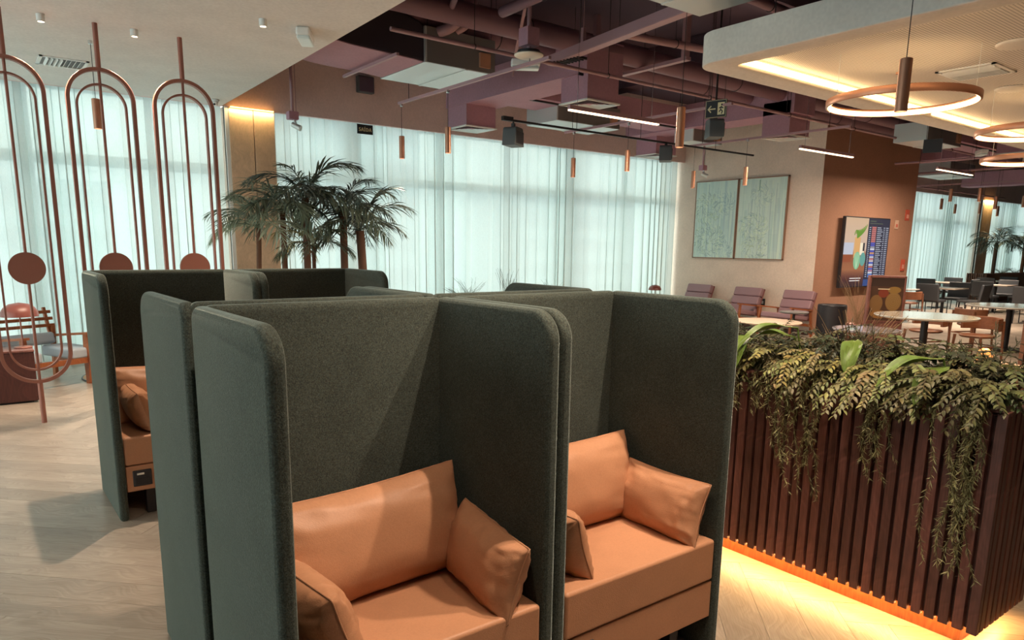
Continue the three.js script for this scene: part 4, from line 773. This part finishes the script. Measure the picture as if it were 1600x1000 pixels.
// ================================================================ paintings, screen, armchairs, dining area
function painting(z0, z1, label, seed0) {
  const p = thing('painting', label, 'painting', [XA, 0, 0], 0, 'pair of blue-green paintings'); const y0 = 1.39, y1 = 2.985, d = 0.05;
  pcs('frame', [bx(-d, 0, y0, y0 + 0.02, z0, z1), bx(-d, 0, y1 - 0.02, y1, z0, z1), bx(-d, 0, y0, y1, z0, z0 + 0.02), bx(-d, 0, y0, y1, z1 - 0.02, z1)], mat([0.30, 0.17, 0.11], 0.5), p);
  const keep = seed; seed = seed0;
  const t = signTex((g, w, h) => {
    g.fillStyle = '#cfe3dc'; g.fillRect(0, 0, w, h);
    for (let i = 0; i < 120; i++) { const x = rr(0, w), ww = rr(6, 40); g.globalAlpha = rr(0.05, 0.16); g.fillStyle = ['#8fb6bf', '#cfe3d2', '#7ea3b3', '#a9c9c4', '#dcead8'][Math.floor(rnd() * 5)]; const y = rr(-100, h * 0.7); g.fillRect(x, y, ww, rr(120, h)); }
    for (let i = 0; i < 26; i++) { const x = rr(0, w), bend = rr(-30, 30); g.globalAlpha = rr(0.25, 0.6); g.strokeStyle = i % 2 ? '#7797a6' : '#e0eddc'; g.lineWidth = rr(2, 8); g.beginPath(); g.moveTo(x, h); g.quadraticCurveTo(x + bend, h * 0.5, x + bend * 0.5, rr(20, 250)); g.stroke(); }
    const tuft = (cx, cyy, r, n, cols) => { for (let i = 0; i < n; i++) { const a = rr(0, 6.28), q = r * Math.sqrt(rnd()); g.globalAlpha = rr(0.25, 0.55); g.strokeStyle = cols[Math.floor(rnd() * cols.length)]; g.lineWidth = rr(3, 8); g.beginPath(); g.arc(cx + Math.cos(a) * q * 1.4, cyy + Math.sin(a) * q, rr(8, 30), a, a + rr(1, 3)); g.stroke(); } };
    if (seed0 === 5) { tuft(w * 0.3, h * 0.35, 130, 320, ['#e1eed9', '#7d9aa0', '#9fb99f', '#cfe2c6']); tuft(w * 0.35, h * 0.75, 140, 380, ['#dbead6', '#6f909c', '#a7c2a6']); tuft(w * 0.7, h * 0.3, 90, 130, ['#dfecd8', '#88a9b3']); tuft(w * 0.75, h * 0.9, 80, 130, ['#dfecd8', '#88a9b3']); }
    else { tuft(w * 0.35, h * 0.6, 110, 340, ['#e4efda', '#b9d2b6', '#88a9b3']); tuft(w * 0.4, h * 0.88, 100, 240, ['#dbead6', '#7f9fab', '#b4ccb0']); tuft(w * 0.5, h * 0.22, 80, 130, ['#dfecd8', '#9dbbbb']); g.globalAlpha = 0.5; g.fillStyle = '#5f8a80'; g.fillRect(w * 0.42, h * 0.02, 14, h * 0.13); }
    g.globalAlpha = 1;
  }, 512, 700); seed = keep;
  obj('canvas', new THREE.PlaneGeometry(z1 - z0 - 0.036, y1 - y0 - 0.036).rotateY(-Math.PI / 2).translate(-d + 0.006, (y0 + y1) / 2, (z0 + z1) / 2), mat([1, 1, 1], 0.7, 0, { map: t }), p);
}
painting(-10.22, -9.16, 'left of two blue-green forest paintings on the beige wall', 5);
painting(-9.14, -8.04, 'right of two blue-green forest paintings on the beige wall', 6);
{
  const s = thing('wall_screen', 'wall screen showing a plant picture and a timetable on the orange wall', 'screen', [14.33, 1.56, ZT]);
  obj('casing', [rb(-0.88, 0.88, -0.68, 0.68, 0.06, 0.125, 0.008, 1)], M.black, s); pcs('bracket', [bx(-0.3, 0.3, -0.2, 0.2, 0, 0.06)], M.metalDark, s);
  const t = signTex((g, w, h) => {
    const hw = w * 0.5; let q = g.createLinearGradient(0, 0, 0, h); q.addColorStop(0, '#c9a98a'); q.addColorStop(0.45, '#c7ae9c'); q.addColorStop(0.55, '#8a5238'); q.addColorStop(0.75, '#9a6242'); q.addColorStop(0.9, '#4a2628'); q.addColorStop(1, '#2d1a26'); g.fillStyle = q; g.fillRect(0, 0, hw, h);
    g.fillStyle = '#b8bcc8'; g.fillRect(0, h * 0.36, hw * 0.42, h * 0.17); g.fillStyle = '#8f4a30'; g.fillRect(0, h * 0.54, hw * 0.35, h * 0.1);
    g.fillStyle = '#d2a066'; g.fillRect(hw * 0.45, h * 0.28, hw * 0.26, h * 0.3); g.fillStyle = '#e9dcc0'; g.fillRect(hw * 0.71, h * 0.36, hw * 0.2, h * 0.18); g.fillStyle = '#2b2a33'; g.fillRect(hw * 0.84, h * 0.36, hw * 0.08, h * 0.12);
    g.strokeStyle = '#5f8a2a'; g.lineWidth = 16; for (let i = 0; i < 9; i++) { g.beginPath(); g.moveTo(hw * 0.55, h * 0.29); g.quadraticCurveTo(hw * (0.5 + 0.05 * i), h * (0.1 + 0.012 * i), hw * (0.42 + 0.065 * i), h * (0.25 - 0.02 * i)); g.stroke(); }
    g.fillStyle = '#7fb28a'; g.beginPath(); g.ellipse(hw * 0.62, h * 0.62, hw * 0.15, h * 0.13, 0, 0, 7); g.fill(); g.fillStyle = '#5f9a90'; g.beginPath(); g.ellipse(hw * 0.88, h * 0.6, hw * 0.12, h * 0.1, 0, 0, 7); g.fill();
    g.strokeStyle = '#b9d8ae'; g.lineWidth = 4; for (let i = -3; i < 4; i++) { g.beginPath(); g.moveTo(hw * 0.62, h * 0.74); g.lineTo(hw * (0.62 + 0.04 * i), h * 0.51); g.stroke(); }
    g.fillStyle = '#f0ece6'; g.fillRect(hw * 0.38, h * 0.875, hw * 0.5, 9); g.fillRect(hw * 0.38, h * 0.91, hw * 0.46, 9);
    g.fillStyle = '#20243a'; g.fillRect(hw, 0, hw, h); g.fillStyle = '#29447a'; g.fillRect(hw, h * 0.9, hw, h * 0.1); g.fillStyle = '#4d5a4a'; g.fillRect(hw * 1.06, h * 0.03, hw * 0.28, 12); g.fillRect(hw * 1.06, h * 0.065, hw * 0.6, 8);
    const cols = ['#b56a68', '#b56a68', '#b56a68', '#b56a68', '#b56a68', '#b56a68', '#b56a68', '#b56a68', '#4a50a8', '#4a50a8', '#8f8f9c', '#c9cbd6', '#4a50a8', '#c08a70', '#5560b4', '#b9bccb', '#b97a78', '#c7b8bd', '#4f62b8', '#c9cbd6', '#b56a68', '#5560b4', '#a87a90', '#c9cbd6', '#4f7ac0', '#4f7ac0'];
    cols.forEach((c, i) => { const y = h * (0.125 + i * 0.0292); g.fillStyle = c; g.fillRect(hw * 1.18, y - 6, hw * 0.2, 20); g.fillStyle = '#c5cbd8'; g.fillRect(hw * 1.06, y, hw * 0.07, 7); g.fillRect(hw * 1.43, y, hw * (0.18 + 0.1 * ((i * 7) % 5) / 5), 7); g.fillRect(hw * 1.72, y, hw * 0.07, 7); g.fillRect(hw * 1.84, y, hw * 0.12, 7); });
  }, 1024, 800);
  const m = mat([0.02, 0.02, 0.02], 0.3); m.emissive = C(1, 1, 1); m.emissiveMap = t; m.emissiveIntensity = 0.75;
  obj('display', new THREE.PlaneGeometry(1.72, 1.32).translate(0, 0, 0.127), m, s);
  area([14.33, 1.56, ZT + 0.14], [14.33, 1.56, 0], 1.7, 1.3, C(0.8, 0.75, 0.75), 0.25);
}
[['small red notice plate high on the orange wall beside the curtain', 16.15, 2.35, 0.16, 0.22], ['small white framed notice right of the wall screen', 15.72, 2.14, 0.14, 0.18], ['red fire alarm plate low on the orange wall beside the curtain', 16.2, 1.3, 0.16, 0.24]].forEach(([l, x, y, w, h], i) => {
  const s = thing('wall_sign', l, 'sign', [x, y, ZT]); obj('plate', [bx(-w / 2, w / 2, -h / 2, h / 2, 0.002, 0.02)], mat(i === 1 ? [0.6, 0.4, 0.3] : [0.55, 0.1, 0.06], 0.5), s);
  obj('symbol', [bx(-w * 0.3, w * 0.3, -h * 0.3, h * 0.05, 0.02, 0.022)], mat(i === 1 ? [0.5, 0.12, 0.08] : [0.7, 0.35, 0.28], 0.5), s);
});
{
  const o = thing('wall_outlet', 'black power outlet low on the beige wall between the armchairs', 'outlet', [XA, 0.55, -8.42]);
  obj('plate', [rb(-0.016, -0.001, -0.075, 0.075, -0.055, 0.055, 0.006, 1)], M.black, o); obj('socket', [rb(-0.022, -0.012, -0.03, 0.03, -0.025, 0.025, 0.004, 1)], M.galv, o);
}
// lounge armchairs facing away from the beige wall
function armchair(z, label) {
  const c = thing('padded_armchair', label, 'armchair', [12.05, 0, z], -Math.PI / 2, 'burgundy armchairs along the beige wall');
  for (const s of [-1, 1]) { const x = s * 0.33; obj('front_leg', [bar([x, 0, 0.36], [x, 0.56, 0.30], 0.035, 0.04)], M.teak, c); obj('back_leg', [bar([x, 0, -0.38], [x, 0.50, -0.28], 0.035, 0.045)], M.teak, c); obj('armrest', [bar([x, 0.57, 0.36], [x, 0.50, -0.32], 0.055, 0.025)], M.teak, c); obj('side_rail', [bar([x, 0.30, 0.33], [x, 0.22, -0.32], 0.03, 0.05)], M.teak, c); }
  obj('seat_pad', [rb(-0.31, 0.31, 0, 0.1, 0, 0.6, 0.03, 3).rotateX(-0.12).translate(0, 0.30, -0.26)], M.padPlum, c);
  const back = (y0, y1) => rb(-0.31, 0.31, y0, y1, -0.05, 0.05, 0.025, 3).rotateX(-0.38).translate(0, 0.33, -0.24);
  obj('back_pad', [back(0.02, 0.19)], M.padPlum, c); obj('back_pad', [back(0.195, 0.365)], M.padPlum, c); obj('back_pad', [back(0.37, 0.545)], M.padPlum, c);
  obj('back_shell', [rb(-0.315, 0.315, 0.0, 0.55, -0.075, -0.045, 0.01, 2).rotateX(-0.38).translate(0, 0.33, -0.24)], M.burgundy, c);
}
armchair(-7.48, 'burgundy padded armchair nearest the orange wall'); armchair(-8.58, 'burgundy padded armchair in the middle of the three'); armchair(-9.78, 'burgundy padded armchair nearest the curtain');
function pedestal(x, z, y, r, label, top, group, leg = M.metalDark) {
  const t = thing('round_table', label, 'table', [x, 0, z], 0, group);
  obj('table_top', [lathe([[0, y - 0.03], [r - 0.02, y - 0.03], [r, y - 0.015], [r, y - 0.004], [r - 0.004, y], [0, y]], 48)], top, t);
  obj('column', [cy(0, 0.02, y - 0.03, 0, r > 0.4 ? 0.045 : 0.022)], leg, t); pcs('foot', [lathe([[0, 0], [r * 0.55, 0], [r * 0.55, 0.012], [0.04, 0.03]], 32)], leg, t);
}
const topWood = mat([0.62, 0.47, 0.36], 0.22), topPale = mat([0.62, 0.60, 0.56], 0.12, 0, { clearcoat: 0.6, clearcoatRoughness: 0.08 });
pedestal(11.35, -6.88, 0.55, 0.24, 'small grey side table in front of the armchair nearest the orange wall', mat([0.2, 0.2, 0.2], 0.3), 'small tables');
pedestal(11.35, -10.05, 0.48, 0.24, 'small side table under the red mushroom lamp', mat([0.3, 0.2, 0.16], 0.4), 'small tables');
mushroom([11.35, 0.48, -10.05], 0.85, 'red mushroom lamp beside the armchair nearest the curtain');
pedestal(10.35, -6.75, 0.45, 0.55, 'low round wood table in front of the middle armchair', topWood, 'low tables');
pedestal(9.3, -7.9, 0.45, 0.45, 'low round wood table partly hidden by the right booth', topWood, 'low tables');
pedestal(10.45, -4.37, 0.74, 0.64, 'large round shiny table just above the planter leaves', topPale, 'large round tables');
pedestal(13.75, -4.45, 0.74, 0.64, 'large round shiny table at the right, cut by the slatted post', topPale, 'large round tables');
pedestal(17.5, -8.0, 0.74, 0.45, 'round shiny table right of the poster stand', topPale, 'far round tables');
pedestal(8.2, -4.05, 0.72, 0.36, 'round glossy table behind the drooping green leaf', mat([0.3, 0.3, 0.36], 0.08), 'small glossy tables');
{
  const b = thing('waste_bin', 'black drum-shaped bin at the foot of the orange wall', 'bin', [12.35, 0, -6.75]);
  obj('drum', [lathe([[0, 0], [0.23, 0], [0.245, 0.02], [0.245, 0.60], [0.235, 0.64], [0.215, 0.64], [0.21, 0.58], [0, 0.56]], 36)], M.black, b); obj('ring', [new THREE.TorusGeometry(0.24, 0.008, 6, 40).rotateX(Math.PI / 2).translate(0, 0.62, 0)], M.metalDark, b);
}
// poster stand
{
  const s = thing('poster_stand', 'wooden stand with a brown food poster in front of the orange wall', 'stand', [11.35, 0, -5.35], -0.95);
  obj('box', [rb(-0.26, 0.26, 0, 1.22, -0.18, 0.0, 0.006, 1)], M.walnut, s);
  const t = signTex((g, w, h) => { g.fillStyle = '#4a3227'; g.fillRect(0, 0, w, h); g.fillStyle = '#3a2a26'; g.fillRect(0, 0, w, h * 0.2); for (const [x, y, rx, ry, c] of [[0.2, 0.6, 0.2, 0.2, '#7c5c3a'], [0.72, 0.55, 0.24, 0.22, '#84663e'], [0.72, 0.28, 0.2, 0.08, '#8a6c3a'], [0.4, 0.36, 0.16, 0.1, '#7a3526'], [0.3, 0.85, 0.25, 0.1, '#8a6238'], [0.7, 0.86, 0.22, 0.1, '#7d5a36']]) { g.fillStyle = c; g.beginPath(); g.ellipse(x * w, y * h, rx * w, ry * h, 0, 0, 7); g.fill(); } g.strokeStyle = '#96784c'; g.lineWidth = 2; for (let i = 0; i < 5; i++) { g.beginPath(); g.ellipse(w * 0.72, h * 0.55, w * 0.05 * i, h * 0.045 * i, 0, 0, 7); g.stroke(); } g.fillStyle = '#d8c6ac'; g.fillRect(w * 0.22, h * 0.25, w * 0.36, 8); }, 256, 360);
  obj('poster', new THREE.PlaneGeometry(0.46, 0.66).translate(0, 0.86, 0.004), mat([1, 1, 1], 0.35, 0, { map: t }), s);
  pcs('poster_frame', [bx(-0.25, 0.25, 1.19, 1.21, 0, 0.015), bx(-0.25, 0.25, 0.51, 0.53, 0, 0.015), bx(-0.25, -0.23, 0.51, 1.21, 0, 0.015), bx(0.23, 0.25, 0.51, 1.21, 0, 0.015)], M.walnut, s);
}
dryGrass(-6.2, 12.2, 0.35, 0.85, 70, 'tall dry grass in a pot beside the poster stand', M.straw, 0.35);
{ const p = thing('grass_pot', 'clay pot holding the tall dry grass', 'pot', [12.2, 0, -6.2]); obj('pot', [lathe([[0, 0], [0.13, 0], [0.17, 0.3], [0.18, 0.36], [0.16, 0.36], [0.15, 0.33], [0, 0.33]])], M.copper, p); }
// curved wooden dining chairs
function diningChair(x, z, turn, label) {
  const c = thing('dining_chair', label, 'chair', [x, 0, z], turn, 'curved wooden dining chairs');
  obj('seat', [lathe([[0, 0.42], [0.2, 0.42], [0.225, 0.435], [0.22, 0.455], [0, 0.45]], 32)], M.chairWood, c);
  for (const [lx, lz] of [[-0.2, 0.18], [0.2, 0.18], [-0.21, -0.2], [0.21, -0.2]]) obj('leg', [rod([lx * 1.12, 0, lz * 1.12], [lx, lz < 0 ? 0.66 : 0.45, lz], 0.014, 0.02)], M.chairWood, c);
  const s = new THREE.Shape(); s.absarc(0, 0, 0.275, 0.05, Math.PI - 0.05, false); s.absarc(0, 0, 0.25, Math.PI - 0.05, 0.05, true);
  obj('backrest', [new THREE.ExtrudeGeometry(s, { depth: 0.16, bevelEnabled: true, bevelSize: 0.006, bevelThickness: 0.01, bevelSegments: 2, curveSegments: 20 }).rotateX(-Math.PI / 2).translate(0, 0.53, 0)], M.chairWood, c);
  pcs('stretcher', [rod([-0.2, 0.3, -0.2], [0.2, 0.3, -0.2], 0.01), rod([-0.2, 0.3, 0.19], [-0.2, 0.3, -0.2], 0.01), rod([0.2, 0.3, 0.19], [0.2, 0.3, -0.2], 0.01)], M.chairWood, c);
}
diningChair(11.35, -4.72, Math.PI / 2 + 2.75, 'curved wooden chair at the left side of the large round table');
diningChair(11.32, -4.02, -1.9, 'curved wooden chair at the right side of the large round table');
diningChair(13.05, -4.72, 1.1, 'curved wooden chair between the two large round tables');
diningChair(13.2, -3.75, 0.6, 'curved wooden chair in front of the second round table');
diningChair(17.15, -7.6, 2.6, 'curved wooden chair at the table right of the poster stand');
diningChair(17.2, -8.65, 0.3, 'curved wooden chair behind the table right of the poster stand');
// dark square tables and black chairs beyond
const darkTop = mat([0.42, 0.34, 0.28], 0.25);
function squareTable(x, z, label) {
  const t = thing('square_table', label, 'table', [x, 0, z], 0, 'far square tables'); obj('table_top', [rb(-0.4, 0.4, 0.71, 0.74, -0.4, 0.4, 0.008, 1)], darkTop, t); obj('column', [cy(0, 0.02, 0.71, 0, 0.035)], M.metalDark, t); pcs('foot', [bx(-0.25, 0.25, 0, 0.02, -0.04, 0.04), bx(-0.04, 0.04, 0, 0.02, -0.25, 0.25)], M.metalDark, t);
}
function blackChair(x, z, turn, label) {
  const c = thing('black_chair', label, 'chair', [x, 0, z], turn, 'black chairs of the far dining area');
  const m = mat([0.035, 0.038, 0.045], 0.55);
  obj('seat', [rb(-0.24, 0.24, 0.42, 0.48, -0.22, 0.24, 0.02, 2)], m, c); obj('backrest', [rb(-0.25, 0.25, 0.46, 0.86, -0.03, 0.03, 0.02, 2).rotateX(-0.14).translate(0, 0, -0.17)], m, c);
  for (const [lx, lz] of [[-0.2, 0.2], [0.2, 0.2], [-0.2, -0.2], [0.2, -0.2]]) obj('leg', [rod([lx, 0, lz], [lx, 0.42, lz * 0.9], 0.012)], M.metalDark, c);
}
[[19.0, -7.6], [19.9, -5.9], [22.4, -9.1], [22.2, -7.6], [25.2, -8.6], [24.6, -6.9]].forEach(([x, z], i) => {
  const nth = ['first', 'second', 'third', 'fourth', 'fifth', 'sixth'][i]; squareTable(x, z, 'square table of the far dining area, ' + nth + ' from the poster stand');
  blackChair(x - 0.62, z, Math.PI / 2, 'black chair on the near side of the ' + nth + ' far square table'); blackChair(x + 0.62, z, -Math.PI / 2, 'black chair on the far side of the ' + nth + ' far square table');
  blackChair(x + 0.05, z + 0.62, Math.PI, 'black chair on the right side of the ' + nth + ' far square table');
});
// slatted post with greenery at the right edge and its small amber lantern
function slatBox(name, x0, x1, z0, z1, h, label) {
  const p = thing(name, label, 'planter', [0, 0, 0]); obj('box', [bx(x0 + 0.03, x1 - 0.03, 0, h - 0.02, z0 + 0.03, z1 - 0.03)], M.walnutDark, p);
  const a = bx(-0.02, 0.02, 0, h, 0, 0.03), b = bx(0, 0.03, 0, h, -0.02, 0.02);
  for (let x = x0 + 0.03; x < x1; x += 0.065) { const m = obj('slat', a, M.chairWood, p); m.position.set(x, 0, z1 - 0.03); }
  for (let z = z0 + 0.03; z < z1 - 0.03; z += 0.065) { const m = obj('slat', b, M.chairWood, p); m.position.set(x0, 0, z); }
}
slatBox('slatted_post', 8.9, 9.4, -2.75, -2.2, 0.98, 'slatted wooden planter post at the right edge of the picture');
slatBox('far_planter', 26.3, 31.5, -9.9, -9.3, 0.92, 'long slatted planter under the far palm');
slatBox('palm_planter', 2.5, 4.6, -8.75, -8.1, 0.55, 'long planter holding the palms behind the booths');
slatBox('grass_planter', 5.6, 8.3, -9.6, -9.1, 0.78, 'long planter with small grasses before the middle curtain');
{
  const l = thing('amber_lantern', 'small amber glowing lantern at the right edge behind the leaves', 'lantern', [7.35, 0.6, -2.52]);
  obj('glass', [lathe([[0, 0.01], [0.06, 0.01], [0.075, 0.05], [0.06, 0.12], [0.03, 0.14], [0, 0.14]], 20)], glow([1, 0.34, 0.08], 1.0, [0.5, 0.2, 0.08]), l); obj('base', [cy(0, 0, 0.012, 0, 0.065)], M.metalDark, l); pcs('cage', [0, 1, 2].map((k) => new THREE.TorusGeometry(0.07, 0.004, 5, 24).rotateY(k * 1.05).translate(0, 0.07, 0)), M.metalDark, l);
  const pl = new THREE.PointLight(AMBER, 0.12); pl.position.set(7.35, 0.77, -2.52); scene.add(pl);
  pedestal(7.35, -2.52, 0.6, 0.3, 'small round table carrying the amber lantern at the right edge', topWood, 'small tables');
}
// palms
const frondLeaf = leafGeo(1, 0.08, 0.4, 0.35, 3);
function palm(x, z, y0, yc, spread, n, label, tones, trunkR = 0.035, lean = [0, 0]) {
  const p = thing('potted_palm', label, 'palm', [x, y0, z], 0, 'palms'); const top = V(lean[0], yc - y0, lean[1]);
  const tp = []; for (let i = 0; i <= 8; i++) { const t = i / 8; tp.push(V(lean[0] * t * t, (yc - y0) * t, lean[1] * t * t)); }
  obj('trunk', [new THREE.TubeGeometry(new THREE.CatmullRomCurve3(tp), 16, trunkR, 8)], M.trunk, p);
  for (let i = 0; i < n; i++) {
    const a = i * 2.4 + rr(-0.3, 0.3), e = 1.25 - 1.0 * (i / n) + rr(-0.1, 0.1), L = spread * rr(0.8, 1.15), pts = arc(top.clone(), V(Math.cos(a) * Math.cos(e), Math.sin(e), Math.sin(a) * Math.cos(e)), L, 1.7 + 0.5 * (1 - i / n), 9), cur = new THREE.CatmullRomCurve3(pts), tone = tones[i % tones.length], g = [colored(new THREE.TubeGeometry(cur, 12, 0.006, 4), tone)];
    const m = 24; for (let k = 3; k <= m; k++) { const t = k / m, q = cur.getPoint(t), d = cur.getTangent(t), s = new THREE.Vector3().crossVectors(d, V(0, 1, 0)).normalize(); for (const sg of [1, -1]) { const c = rr(0.75, 1.3); g.push(setLeaf(frondLeaf, q, d.clone().multiplyScalar(0.9).addScaledVector(s, sg * rr(0.5, 0.9)).add(V(0, rr(-0.35, 0.25), 0)), V(rr(-0.4, 0.4), 1, rr(-0.4, 0.4)), L * 0.42 * Math.sin(Math.PI * (0.15 + 0.8 * t)) * rr(0.8, 1.2), tone.map((v) => v * c))); } }
    obj('frond', [g], M.leafYC, p);
  }
}
const GP_LIT = [[0.27, 0.35, 0.26], [0.17, 0.23, 0.17], [0.34, 0.41, 0.31]], GD = [[0.10, 0.13, 0.11], [0.14, 0.175, 0.12]];  // daylight painted in: pale tones where palms are lit, dark tones as silhouettes
palm(2.72, -8.42, 0.5, 1.75, 0.75, 13, 'palm with grey-green fronds coloured pale as if lit, leftmost, before the stone column', GP_LIT, 0.03, [0.02, 0.05]);
palm(3.05, -8.45, 0.5, 1.95, 0.72, 13, 'palm second from the left with a thin dark trunk', [...GP_LIT, ...GD], 0.035);
palm(3.3, -8.38, 0.5, 2.12, 0.78, 14, 'tallest palm in the middle of the group', GD, 0.045);
palm(3.78, -8.40, 0.5, 1.98, 0.8, 13, 'palm with a thick brown trunk, left of the pair on the right', GD, 0.048);
palm(4.02, -8.36, 0.5, 1.75, 0.75, 13, 'rightmost palm with fronds reaching over the curtain', GD, 0.055, [-0.04, 0]);
palm(3.45, -8.55, 0.5, 1.55, 0.6, 11, 'low palm with one yellowing frond between the trunks', [GD[1], [0.3, 0.26, 0.07], GP_LIT[1]], 0.025);
palm(27.6, -9.6, 0.85, 1.9, 1.1, 12, 'palm in the far slatted planter at the right', GD, 0.06); palm(30.2, -9.6, 0.85, 1.9, 1.0, 12, 'palm cut by the right edge of the picture', GD, 0.06);
for (const [x, l] of [[28.4, 'left'], [29.6, 'middle'], [31, 'right']]) dryGrass(-9.6, x, 0.88, 0.35, 70, 'green tuft in the far slatted planter, ' + l, M.leafD, 1.1, 'tufts in the far planter');
dryGrass(-9.35, 6.15, 0.74, 0.33, 50, 'leafy dark tuft before the middle curtain, left of the fine grass', M.leafD, 1.0, 'small grasses by the window'); dryGrass(-9.35, 6.3, 0.74, 0.42, 26, 'thin grass rising from the dark tuft before the middle curtain', M.leafD, 0.6, 'small grasses by the window'); dryGrass(-9.35, 7.0, 0.74, 0.48, 34, 'fine upright grass right of the dark tuft before the curtain', M.leafD, 0.28, 'small grasses by the window'); dryGrass(-9.35, 7.95, 0.74, 0.38, 10, 'few thin blades above the far booth corner', M.leafD, 0.5, 'small grasses by the window');
// ---- spots over the booths
ceilingSpot([1.9, -1.25], [0.95, 0.5, -1.95], 13, 'spot above the closest booth, out of view', 30);
ceilingSpot([2.45, -1.1], [1.85, 0.5, -1.95], 13, 'spot above the booth by the planter, out of view', 30);
ceilingSpot([1.15, -5.08], [1.0, 0, -4.6], 16, 'spot above the far left booth, out of view', 36);
ceilingSpot([2.5, -2.3], [3.1, 0.95, -1.75], 9, 'spot above the left half of the planter, out of view', 34);
ceilingSpot([2.45, -1.0], [3.1, 0.95, -1.15], 6, 'spot above the right half of the planter, out of view', 34);
ceilingSpot([0.35, -0.9], [1.35, 0.75, -1.95], 3, 'spot left of the closest booth, out of view', 44);
ceilingSpot([1.35, -0.5], [2.2, 0.75, -1.9], 3.5, 'spot between the two nearest booths, out of view', 44);
scene.traverse((o) => { if (o.isMesh) o.castShadow = o.receiveShadow = true; });
renderer.render(scene, camera);
